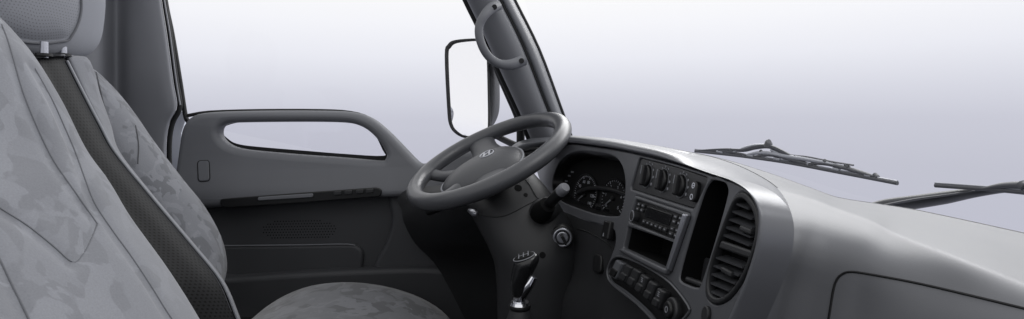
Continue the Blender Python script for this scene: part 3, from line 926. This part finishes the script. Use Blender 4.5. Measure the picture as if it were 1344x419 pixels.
def quad_plate(name, s0, t0, s1, t1, m, parent, z0, thick=.004, r=.002, bevel=.0008):
    return plate(name, fp, rounded([Q(s0, t0), Q(s1, t0), Q(s1, t1), Q(s0, t1)], r), m, parent, z0=z0, thick=thick, bevel=bevel)
dsp = quad_plate('display', .25, .12, .77, .58, M['lcd'], rd, .0025)
mes = []
for s0, s1 in ((.03, .11), (.13, .21), (.82, .89), (.91, .98)):
    for t0 in (.08, .28):
        bt = quad_plate('radio_button', s0, t0, s1, t0 + .15, M['panel_dark'], rd, .004)
        c = Q((s0 + s1) / 2, t0 + .07)
        mes.append(plate_mesh('d', fp, rect(c[0], c[1], .006, .0022), z0=.0044, thick=.0008, bevel=.0001, res=0))
for i in range(6):
    s0 = .26 + i * .088
    quad_plate('radio_button', s0, .68, s0 + .072, .84, M['panel_dark'], rd, .004)
    c = Q(s0 + .036, .76)
    mes.append(plate_mesh('d', fp, rect(c[0], c[1], .005, .002), z0=.0044, thick=.0008, bevel=.0001, res=0))
for s0 in (.82, .91):
    for t0 in (.56, .76):
        quad_plate('radio_button', s0, t0, s0 + .075, t0 + .14, M['panel_dark'], rd, .004)
        c = Q(s0 + .037, t0 + .07)
        mes.append(plate_mesh('d', fp, rect(c[0], c[1], .005, .002), z0=.0044, thick=.0008, bevel=.0001, res=0))
merge('button_marks', mes, M['mark_dim'], rd, None)
a, b = Q(.10, .68)
vk = plate('volume_knob', fp, circle(a, b, .0085), M['panel_dark'], rd, z0=.013, thick=.014, bevel=.002)
tube('knob_ring', [fp.W(a + .0088 * math.cos(t), b + .0088 * math.sin(t), .012) for t in np.linspace(0, 6.283, 24, endpoint=False)], .0008, M['mark_dim'], vk, k=1, closed=True, seg=5)
quad_plate('tape_slot', .26, .88, .78, .95, M['black_matt'], rd, .0022)
recess('radio_pocket', fp, pock, .06, M['black_matt'], dash, z0=-.003, shrink=.96)
plate('pocket_sill', fp, rounded(fx([(817, 329), (824, 327), (884, 355), (882, 362), (860, 352)]), .003), M['face'], dash, z0=.012, thick=.010, bevel=.003)

# tall storage slot
recess('tall_slot', fp, slot_l, .045, M['black_matt'], dash, z0=.001, shrink=.95)
plate('slot_shelf', fp, rounded(fx([(903, 334), (933, 346), (923, 371), (916, 377), (897, 368)]), .005), M['panel_dark'], dash, z0=-.024, thick=.006, bevel=.002)
plate('slot_lip', fp, rounded(fx([(897, 362), (922, 371), (918, 378), (896, 369)]), .004), M['panel_dark'], dash, z0=-.002, thick=.010, bevel=.003)

# twin air vent
def scaled(pl, k):
    cx_ = sum(p[0] for p in pl) / len(pl); cy_ = sum(p[1] for p in pl) / len(pl)
    return [(cx_ + (p[0] - cx_) * k, cy_ + (p[1] - cy_) * k) for p in pl]
vb = recess('vent_well', fp, scaled(vent_l, .95), .017, M['black_matt'], dash, z0=.001, shrink=.9)
ve = plate('air_vent', fp, vent_l, M['panel_dark'], dash, holes=[scaled(vent_l, .88)[::-1]], z0=.006, thick=.012, bevel=.0025)
plate('vent_divider', fp, rounded(fx([(950, 316), (993, 331), (989, 341), (946, 326)]), .003), M['panel_dark'], ve, z0=.004, thick=.010, bevel=.0025)
for (xl, yl), (xr, yr) in (((972, 266), (990, 273)), ((967, 276), (994, 286.5)), ((963, 286.5), (995, 298.5)), ((959, 297), (993, 310)), ((955, 307), (991, 321)),
                           ((944, 336), (982, 350)), ((941, 347), (977, 360.5)), ((939, 358), (972, 371)), ((937.5, 369.5), (965, 380.5)), ((938, 381), (956, 388.5))):
    A, B = fp.hit(xl, yl, -.005), fp.hit(xr, yr, -.005)
    q = (fp.n * .95 + Vector((0, 0, -.30))).normalized() * .0075
    up = Vector((0, 0, .0011))
    v = [A + q, B + q, B - q, A - q]
    v = [w + up for w in v] + [w - up for w in v]
    link_mesh('vent_slat', mesh_from('vent_slat', v, [(0, 1, 2, 3), (7, 6, 5, 4), (0, 4, 5, 1), (1, 5, 6, 2), (2, 6, 7, 3), (3, 7, 4, 0)]), M['slat'], ve, None)
for (x, y) in ((979, 302), (954, 357)):
    a, b = fp.px(x, y, .004)
    plate('vent_tab', fp, rounded(rect(a, b, .022, .0065, -.05), .002), M['panel_dark'], ve, z0=.006, thick=.010, bevel=.002)

# switch bank
sp_ = plate('switch_panel', fp, sw_l, M['black'], dash, z0=-.002, thick=.010, bevel=.002)
tube('panel_edge', [fp.W(a, b, .004) for a, b in sw_l], .0018, M['face'], sp_, k=1, closed=True, seg=6)
swl = [(814.5, 354.5, 1), (827, 360, 0), (838, 366, 0), (848.5, 374, 0), (859.5, 383, 0), (871, 393, 0)]
for i, (x, y, silver) in enumerate(swl):
    dx, dy = -5.2 + .2 * i, 10.5 + .4 * i
    wx, wy = 4.7, 3.0
    ol = [(x - dx - wx, y - dy - wy), (x - dx + wx, y - dy + wy), (x + dx + wx, y + dy + wy), (x + dx - wx, y + dy - wy)]
    s = plate('rocker_switch', fp, rounded(fx(ol), .005), M['pod'] if silver else M['panel_dark'], sp_, z0=.010, thick=.014, bevel=.004, res=4)
    # tilted half of the rocker
    ol2 = [(x - wx * .8, y - wy * .8), (x + wx * .8, y + wy * .8), (x + dx * .85 + wx * .8, y + dy * .85 + wy * .8), (x + dx * .85 - wx * .8, y + dy * .85 - wy * .8)]
    plate('rocker_half', fp, rounded(fx(ol2), .004), M['black'] if silver else M['panel_dark'], s, z0=.0125, thick=.006, bevel=.0025, res=4)
    if i in (3, 5):
        c = fp.px(x - dx * .45, y - dy * .45)
        merge('switch_symbol', [plate_mesh('d', fp, rect(c[0], c[1] + k * .0028, .006, .0012), z0=.0106, thick=.0008, bevel=.0001, res=0) for k in (-1, 0, 1)], M['mark_dim'], s, None)
a, b = fp.px(886, 408)
so = plate('power_socket', fp, circle(a, b, .018), M['panel_dark'], sp_, z0=.008, thick=.012, bevel=.003)
plate('socket_cap', fp, circle(a, b, .012), M['black'], so, z0=.013, thick=.008, bevel=.003)
plate('socket_icon', fp, circle(a, b, .0045, n=14), M['mark_dim'], so, holes=[circle(a, b, .003, n=14)[::-1]], z0=.0134, thick=.0006, bevel=.0001)
a, b = fp.px(932, 414)
plate('blank_button', fp, circle(a, b, .008, .011), M['panel_dark'], dash, z0=.008, thick=.006, bevel=.002)

# knee panel below the cluster
rows = [[P(690, 262, 1.40), P(735, 276, 1.34), P(770, 290, 1.20), P(800, 298, 1.06), P(830, 310, 1.0)],
        [P(700, 300, 1.36), P(735, 310, 1.30), P(770, 322, 1.17), P(800, 330, 1.05), P(840, 345, .99)],
        [P(705, 345, 1.34), P(737, 352, 1.27), P(765, 358, 1.16), P(800, 368, 1.05), P(850, 390, .98)],
        [P(710, 390, 1.30), P(735, 395, 1.20), P(765, 400, 1.12), P(800, 410, 1.04), P(860, 440, .96)],
        [P(710, 470, 1.28), P(735, 470, 1.18), P(765, 475, 1.10), P(800, 480, 1.02), P(860, 500, .95)]]
kp = loft('knee_panel', rows, M['knee'], dash, 4, 4)
kv = bvh_of(kp)
fk = Frame(P(800, 303, 1.045), (.22, -1, 0), (.25, 0, 1))
s = plate('panel_switch', fk, rounded(fk.pxs([(797.5, 290), (806, 292), (801.5, 316), (792.5, 313)]), .004), M['black'], dash, z0=.008, thick=.014, bevel=.003)
a, b = fk.px(797, 309); plate('switch_symbol', fk, [(a - .003, b - .003), (a + .003, b - .003), (a, b + .004)], M['mark_dim'], s, z0=.0084, thick=.001, bevel=.0001)
fk2 = Frame(P(786, 347, 1.09), (.3, -1, 0), (.2, 0, 1))
plate('card_flap', fk2, rounded(fk2.pxs([(782, 333), (793, 336), (791, 360), (780, 357)]), .01), M['black'], dash, z0=.006, thick=.01, bevel=.003)
tube('knee_joint', drape(kv, [(757, 300), (775, 306), (795, 318), (806, 330)], 6, .0004), .0016, M['rubber'], dash, k=1, seg=6)

# left end of the dashboard with its corner vent
rows = [[P(664, 206, 1.66), P(668, 196, 1.66), P(678, 187.5, 1.64), P(694, 182.5, 1.60), P(715, 180.5, 1.56), P(745, 180, 1.5)],
        [P(664, 210, 1.60), P(669, 199, 1.59), P(680, 190, 1.57), P(696, 185.5, 1.54), P(717, 183.5, 1.5), P(745, 183, 1.46)],
        [P(668, 214, 1.57), P(673, 204, 1.55), P(684, 194.5, 1.53), P(699, 190, 1.50), P(718, 188, 1.47), P(745, 188, 1.44)],
        [P(672, 240, 1.60), P(680, 235, 1.60), P(690, 225, 1.60), P(704, 215, 1.60), P(720, 208, 1.60), P(745, 200, 1.60)]]
loft('corner_cowl', rows, M['pod'], dash, 4, 4)
fv = Frame(P(688, 202, 1.525), (.75, -.66, 0), (.2, .1, 1))
cv = plate('corner_vent', fv, smoothed(fv.pxs([(671, 208), (675, 199), (684, 193.5), (697, 191), (707, 193), (708, 204), (702, 214), (686, 220), (674, 217)]), 3), M['black'], dash, z0=0, thick=.02, bevel=.004)
for k in range(4):
    y = 197 + k * 5.5
    v0, v1 = fv.hit(676, y + 3, .004), fv.hit(706, y - 2, .004)
    tube('vent_slat', [v0, v1], .0022, M['panel_dark'], cv, k=1, seg=6)
# black lower end of the dash under the wheel, next to the door
rows = [[P(520, 262, 1.66), P(532, 250, 1.63), P(560, 245, 1.60), P(620, 240, 1.56), P(700, 235, 1.52)],
        [P(527, 275, 1.62), P(540, 262, 1.58), P(570, 258, 1.53), P(625, 255, 1.50), P(700, 255, 1.46)],
        [P(530, 292, 1.61), P(545, 285, 1.57), P(575, 285, 1.53), P(630, 285, 1.50), P(700, 285, 1.46)],
        [P(545, 320, 1.64), P(560, 320, 1.60), P(590, 320, 1.57), P(635, 320, 1.55), P(700, 320, 1.5)],
        [P(580, 360, 1.655), P(590, 360, 1.65), P(610, 360, 1.64), P(640, 360, 1.62), P(700, 360, 1.55)],
        [P(640, 480, 1.655), P(645, 480, 1.65), P(650, 480, 1.64), P(670, 480, 1.62), P(700, 480, 1.58)]]
loft('lower_end', rows, M['knee'], dash, 4, 4)

# ------------------------------------------------------------------ steering column
sc = thing('steering_column', P(700, 400, 1.30), 'dark steering column cover with black stalk, ignition lock and key', 'steering column')
rings = []
for x, y, d, rp, tilt in ((652, 228, 1.34, 42, .5), (657, 243, 1.33, 50, .5), (668, 262, 1.31, 54, .55), (684, 288, 1.29, 57, .5), (700, 320, 1.27, 58, .3), (706, 360, 1.26, 55, .1), (706, 470, 1.25, 52, 0)):
    c = P(x, y, d); r = rp / FL * d
    ax1 = Vector((math.cos(tilt * .6), 0, -math.sin(tilt * .6) * -.6)).normalized()
    ax2 = Vector((0, 1, .15))
    ring = []
    for k in range(14):
        t = 2 * math.pi * k / 14
        ring.append(c + ax1 * (math.cos(t) * r) + ax2 * (math.sin(t) * r * .85))
    rings.append(ring)
cs = loft('column_cover', rings, M['column'], sc, 3, 4, closed_rows=True, caps=True)
cbv = bvh_of(cs)
def on_col(x, y):
    c = Vector((0, 0, EYE)); ray = (P(x, y, 1) - c).normalized()
    h, nn, i, d = cbv.ray_cast(c, ray)
    if h is None: return P(x, y, 1.2), Vector((0, -1, 0))
    if nn.dot(ray) > 0: nn = -nn
    return h, nn
# stalk
h, nn = on_col(712, 276)
tube('stalk_boot', [h + Vector((.01, .04, -.01)), P(711, 278, h.y - .012), P(716, 272, h.y - .035)], [.036, .028, .018], M['column'], sc, k=3, seg=18)
tube('stalk_collar', [P(708, 282, h.y - .0), P(712, 277, h.y - .03), P(719, 269, h.y - .05)], [.024, .0235, .018], M['black_matt'], sc, k=3, seg=18)
sk = tube('stalk', [P(712, 277, h.y - .02), P(722, 266, h.y - .05), P(733, 255, h.y - .075), P(737, 251, h.y - .085)], [.0115, .0115, .0125, .0125], M['black'], sc, k=3, seg=16)
e0, e1 = P(736, 252, h.y - .083), P(742.5, 245.5, h.y - .098)
tube('stalk_end', [e0, e0.lerp(e1, .7), e1], [.0125, .0125, .0095], M['grey_cap'], sk, k=2, seg=16)
fe = Frame(e1, (.8, .5, .1), (.2, -.2, 1))
tube('second_stalk', [P(600, 262, 1.34), P(575, 272, 1.40), P(562, 276, 1.42)], [.012, .013, .014], M['black'], sc, k=3)
tube('stalk_glint', [P(626, 281, 1.23), P(621, 279, 1.235), P(616, 276.5, 1.25)], [.006, .008, .005], M['satin'], sc, k=3, seg=10)
# ignition
h, nn = on_col(738, 311)
h = P(738, 311, h.y - .004)
nn = Vector((-.05, -.93, .30)).normalized()
fi2 = Frame(h, nn.cross(Vector((0, 0, 1))) * -1, (0, 0, 1))
ig = plate('ignition_surround', fi2, circle(0, 0, .026), M['black'], sc, z0=.006, thick=.03, bevel=.003)
tube('lock_ring', [fi2.W(.0185 * math.cos(t), .0185 * math.sin(t), .008) for t in np.linspace(0, 6.283, 28, endpoint=False)], .0032, M['satin'], ig, k=1, closed=True, seg=8)
plate('lock_barrel', fi2, circle(0, 0, .013), M['satin'], ig, z0=.009, thick=.01, bevel=.002)
ky = plate('key', fi2, rounded(rect(.002, 0, .0055, .022, .5), .002), M['black'], ig, z0=.040, thick=.034, bevel=.0015)
for x, y, r in ((680, 247, .009), (712, 335, .007), (690, 256, .005)):
    h, nn = on_col(x, y)
    tube('screw_recess', [h + nn * .001, h - nn * .004], r, M['black_matt'], sc, k=1, seg=12)
tube('cover_joint', drape(cbv, [(686, 232), (695, 243), (703, 257), (708, 262)], 6, .0005), .0016, M['rubber'], sc, k=1, seg=6)
tube('cover_joint', drape(cbv, [(600, 268), (630, 282), (660, 284), (690, 270), (705, 262)], 6, .0005), .0012, M['rubber'], sc, k=1, seg=6)

# ------------------------------------------------------------------ steering wheel
wc = P(641, 207, 1.36)
wn_ = Vector((-.398, -.262, .88)).normalized()
wt = Vector((.914, 0, .405)); wt = (wt - wn_ * wt.dot(wn_)).normalized()
wr_ = wt.cross(wn_).normalized()
fwh = Frame(wc, wr_, wt)       # x: three o'clock (near), y: twelve o'clock (towards the screen), z: to the driver
whl = thing('steering_wheel', wc, 'dark grey four spoke steering wheel with oval emblem on its hub', 'steering wheel')
RW, rw = .2, .0208
verts, faces = [], []
NS, NT = 96, 16
for i in range(NS):
    t = 2 * math.pi * i / NS
    for j in range(NT):
        a = 2 * math.pi * j / NT
        rr = rw * (1 + .05 * math.cos(a - 2.2)) * (1 + .018 * math.sin(t * 30) * max(0, -math.cos(a)) )
        R_ = RW + rr * math.cos(a)
        verts.append(fwh.W(R_ * math.cos(t), R_ * math.sin(t), rr * math.sin(a) * .95))
for i in range(NS):
    for j in range(NT):
        i2, j2 = (i + 1) % NS, (j + 1) % NT
        faces.append((i * NT + j, i2 * NT + j, i2 * NT + j2, i * NT + j2))
link_mesh('rim', mesh_from('rim', verts, faces), M['wheel'], whl, 180)
# hub pad: dome, broad lower part
hub2 = [(-.075, .055), (-.04, .075), (0, .08), (.04, .075), (.075, .055), (.088, .02), (.085, -.02), (.07, -.07), (.04, -.105), (0, -.115), (-.04, -.105), (-.07, -.07), (-.085, -.02), (-.088, .02)]
hs = np.array(cr_resample(np.array(hub2), 3, True)) * np.array([1.0, 1.14]) + np.array([0, -.008])
rows = []
for k, z in ((.94, -.060), (1.0, -.046), (1.01, -.032), (.93, -.016), (.70, -.002), (.40, .007), (.06, .010)):
    rows.append([fwh.W(p[0] * k, -.01 + (p[1] + .01) * k, z) for p in hs])
hub = loft('hub_pad', rows, M['hub'], whl, 1, 3, closed_rows=True, caps=True, smooth=60)
rows = []
for k, z in ((.62, -.06), (.72, -.085), (.70, -.12), (.5, -.14)):
    rows.append([fwh.W(p[0] * k, p[1] * k, z) for p in hs])
loft('hub_boss', rows, M['black'], whl, 1, 3, closed_rows=True, caps=True, smooth=60)
def spoke(ang, w0, w1, base):
    a = math.radians(ang)
    e = (RW * math.cos(a), RW * math.sin(a))
    dx, dy = e[0] - base[0], e[1] - base[1]
    ln = math.hypot(dx, dy); tx, ty = -dy / ln, dx / ln
    rows = []
    for s, w, z in ((0, w0, -.022), (.3, w0 * .92, -.022), (.6, (w0 + w1) / 2 * .88, -.018), (.85, w1 * 1.05, -.008), (1.0, w1 * 1.45, 0)):
        c = (base[0] + dx * s, base[1] + dy * s)
        r = []
        for q, zz in ((-1, -.006), (-.92, .004), (-.5, .010), (0, .0115), (.5, .010), (.92, .004), (1, -.006), (.6, -.014), (0, -.016), (-.6, -.014)):
            r.append(fwh.W(c[0] + tx * w * q, c[1] + ty * w * q, z + zz))
        rows.append(r)
    return loft('spoke', rows, M['wheel'], whl, 3, 4, closed_rows=True, smooth=60)
spoke(184, .050, .036, (-.062, -.004))
spoke(-4, .050, .036, (.062, -.004))
spoke(238, .020, .018, (-.045, -.085))
spoke(302, .020, .018, (.045, -.085))
# pale line round the hub paints the highlight on edges catching light
tube('hub_highlight', [fwh.W(p[0] * 1.0, -.01 + (p[1] + .01) * 1.0, -.024) for p in hs], .0026, M['piping'], hub, k=1, closed=True, seg=6)
# oval emblem with a slanted letter
el = [(math.cos(t), math.sin(t)) for t in np.linspace(0, 2 * math.pi, 40, endpoint=False)]
em_c = (0, .022)
fem = Frame(fwh.W(-.004, .0, .0085), fwh.v, -fwh.u)
eme = link_mesh('emblem', plate_mesh('emblem', fem, [(x * .0195, y * .0200) for x, y in el], [[(x * .0172, y * .0170) for x, y in el][::-1]], z0=.0025, thick=.004, bevel=.001), M['satin'], hub, 40)
hh = [(-.0125, -.0075), (-.0085, -.0082), (-.0035, -.0012), (.0055, .0006), (.004, -.0085), (.0085, -.0078), (.0125, .0075), (.0085, .0082), (.0035, .0030), (-.0055, .0012), (-.004, .0085), (-.0085, .0078)]
plate('emblem_letter', fem, [(x * .92, y * 1.7) for x, y in hh], M['satin'], eme, z0=.0026, thick=.003, bevel=.0005)

# ------------------------------------------------------------------ gear lever
gl = thing('gear_lever', P(684, 430, 1.0), 'gear lever with black leather knob, chrome shaft and dark boot', 'gear lever')
D = 1.0
# knob: lofted rings along a bent axis
ax = [((680.5, 390), .0110, .0110), ((680.5, 382), .0140, .0140), ((681, 373), .0160, .0160), ((684, 363), .0190, .0190), ((688, 353), .0228, .0215), ((690.5, 345), .0250, .0230), ((690.5, 339), .0228, .0205), ((690, 336), .0165, .014)]
rows = []
for (x, y), rx, ry in ax:
    c = P(x, y, D)
    tl = Vector((1, 0, .34 * max(0, min(1, (370 - y) / 30)))).normalized()
    rows.append([c + tl * (math.cos(t) * rx) + Vector((0, 1, 0)) * (math.sin(t) * ry) for t in np.linspace(0, 2 * math.pi, 16, endpoint=False)])
kn = loft('knob', rows, M['knob_black'], gl, 2, 4, closed_rows=True, caps=True)
fkn = Frame(P(688, 337.5, D - .003), (1, -.06, .34), (.0, .97, .10))
cp = loft('knob_cap', [[fkn.W(.0200 * k * math.cos(t), .016 * k * math.sin(t), z) for t in np.linspace(0, 2 * math.pi, 24, endpoint=False)] for k, z in ((1.0, -.003), (1.0, .0), (.93, .0022), (.7, .0036), (.4, .0042), (.02, .0044))], M['black_matt'], kn, 1, 2, closed_rows=True)
tube('cap_ring', [fkn.W(.0203 * math.cos(t), .0164 * math.sin(t), .0005) for t in np.linspace(0, 6.283, 32, endpoint=False)], .0011, M['grey_cap'], kn, k=1, closed=True, seg=8)
mes = []
for i in range(3):
    mes.append(plate_mesh('d', fkn, rect(-.009 + i * .009, 0, .0012, .013), z0=.0045, thick=.0008, bevel=.0001, res=0))
mes.append(plate_mesh('d', fkn, rect(0, 0, .019, .0012), z0=.0046, thick=.0008, bevel=.0001, res=0))
for i, s in enumerate(('1', '3', '5')):
    mes.append(text_mesh(s, fkn, -.009 + i * .009, .0098, .006, .0045))
for i, s in enumerate(('2', '4', 'R')):
    mes.append(text_mesh(s, fkn, -.009 + i * .009, -.0098, .006, .0045))
merge('shift_pattern', mes, M['mark_dim'], cp, None)
tube('chrome_shaft', [P(682, 402, D), P(682, 391, D), P(685.5, 384, D), P(693.5, 374, D - .002), P(700, 363, D - .002)], [.0115, .0115, .0115, .0105, .0085], M['chrome'], gl, k=4, seg=16, flat=1.0)
tube('chrome_collar', [P(682, 400, D), P(682, 396, D)], [.019, .017], M['chrome'], gl, k=2, seg=20)
tube('collar_base', [P(682, 408, D), P(682, 403, D), P(682, 399.5, D)], [.017, .0205, .0195], M['black'], gl, k=2, seg=20)
tube('boot', [P(680, 500, D), P(680, 470, D), P(681, 440, D), P(682, 418, D), P(682, 405, D)], [.09, .07, .035, .023, .018], M['column'], gl, k=4, seg=18)

# ------------------------------------------------------------------ windscreen wipers
w1 = thing('windscreen_wiper', P(1060, 222, 1.35), 'long wiper lying outside the glass above the middle of the dashboard', 'wiper', 'windscreen wipers')
def pw(x, y): return P(x, y, 1.78 - (x - 912) / 268.0 * .68)
bl = [(912, 198.5), (960, 203.5), (1010, 210), (1045, 215.5), (1090, 224), (1130, 231.5), (1178, 240.5)]
tube('blade', [pw(*q) for q in bl], .0030, M['wiper_dark'], w1, k=5, seg=8, flat=1.5, up=(0, 0, 1))
tube('blade_rail', [pw(x, y - 2.6) for x, y in bl], .0018, M['wiper'], w1, k=5, seg=6)
tube('wiper_arm', [pw(x, y) for x, y in ((918, 198), (950, 196.5), (975, 197.5), (992, 193.5), (1010, 192.5), (1030, 201), (1045, 209))], [.004, .005, .006, .0075, .0075, .007, .004], M['wiper_dark'], w1, k=5, seg=8, flat=.7)
tube('wiper_arm_link', [pw(x, y) for x, y in ((962, 200), (978, 194), (992, 191), (1009, 191.5))], [.003, .0045, .005, .005], M['wiper'], w1, k=4, seg=8)
tube('pivot_cap', [pw(1008, 193), pw(1009, 187), pw(1010, 186)], [.011, .010, .007], M['wiper_dark'], w1, k=2, seg=10)
tube('yoke', [pw(x, y) for x, y in ((975, 204.5), (1000, 200.5), (1030, 205), (1060, 209.5), (1085, 214), (1112, 220.5))], [.003, .0055, .0068, .006, .005, .003], M['wiper'], w1, k=4, seg=8)
tube('yoke', [pw(x, y) for x, y in ((1055, 216), (1080, 214.5), (1105, 219.5), (1130, 226.5), (1158, 235))], [.002, .0052, .0052, .005, .002], M['wiper_dark'], w1, k=4, seg=8)
tube('yoke', [pw(x, y) for x, y in ((925, 199), (950, 198.5), (975, 203), (1005, 207.5))], [.002, .004, .004, .002], M['wiper_dark'], w1, k=4, seg=8)
tube('yoke', [pw(x, y) for x, y in ((985, 206), (1015, 203.5), (1045, 211.5), (1075, 219))], [.002, .0058, .0058, .002], M['wiper_dark'], w1, k=4, seg=8)
for x, y in ((1045, 208), (1084, 213.5), (1112, 219.5), (1000, 201), (1150, 232), (960, 199)):
    tube('pivot_pin', [pw(x - 2, y - 3), pw(x + 2, y + 1)], .0048, M['wiper_dark'], w1, k=1, seg=8)
for x, y in ((945, 201), (985, 206), (1020, 210.5), (1058, 216.5), (1098, 224), (1140, 232)):
    tube('blade_clip', [pw(x - 4, y - 2.5), pw(x + 4, y - .8)], .0042, M['wiper'], w1, k=1, seg=8)
tube('spring', [pw(x, y) for x, y in ((1012, 197), (1026, 203.5), (1040, 208))], .0035, M['wiper'], w1, k=3, seg=8)
tube('washer_hose', [pw(x, y) for x, y in ((1010, 194), (1035, 203), (1060, 206), (1090, 212), (1120, 217)) ], .0022, M['wiper_dark'], w1, k=4, seg=6)

w2 = thing('windscreen_wiper', P(1290, 255, 1.0), 'wiper at the right edge with a thick tapered arm rising behind the dashboard', 'wiper', 'windscreen wipers')
def pw2(x, y): return P(x, y, 1.14 - (x - 1228) / 116.0 * .16)
tube('blade', [pw2(*q) for q in ((1227, 243.5), (1270, 246.5), (1310, 249.5), (1350, 253.5), (1420, 262))], .0030, M['wiper_dark'], w2, k=4, seg=8, flat=1.4, up=(0, 0, 1))
tube('blade_rail', [pw2(x, y - 3) for x, y in ((1227, 243), (1270, 246), (1310, 249), (1350, 253), (1420, 262))], .0018, M['wiper'], w2, k=4, seg=6)
tube('wiper_arm', [P(1140, 276, 1.24), P(1165, 270, 1.22), P(1200, 265.5, 1.19), P(1240, 259.5, 1.14), P(1275, 253.5, 1.09), P(1310, 249, 1.05), P(1350, 246, 1.0), P(1420, 252, .92)], [.017, .018, .018, .016, .012, .009, .008, .006], M['wiper_arm'], w2, k=5, seg=10, flat=.75)
tube('arm_ridge', [P(1150, 271.5, 1.22), P(1200, 262.0, 1.17), P(1240, 256.5, 1.125), P(1285, 250.0, 1.07)], [.0025, .003, .0025, .002], M['wiper_dark'], w2, k=4, seg=6)
tube('yoke', [pw2(x, y) for x, y in ((1290, 248), (1315, 244), (1344, 243), (1380, 246), (1410, 258))], [.003, .006, .007, .006, .003], M['wiper_dark'], w2, k=4, seg=8)
tube('pivot_pin', [pw2(1340, 241), pw2(1346, 246)], .008, M['wiper_dark'], w2, k=1, seg=8)
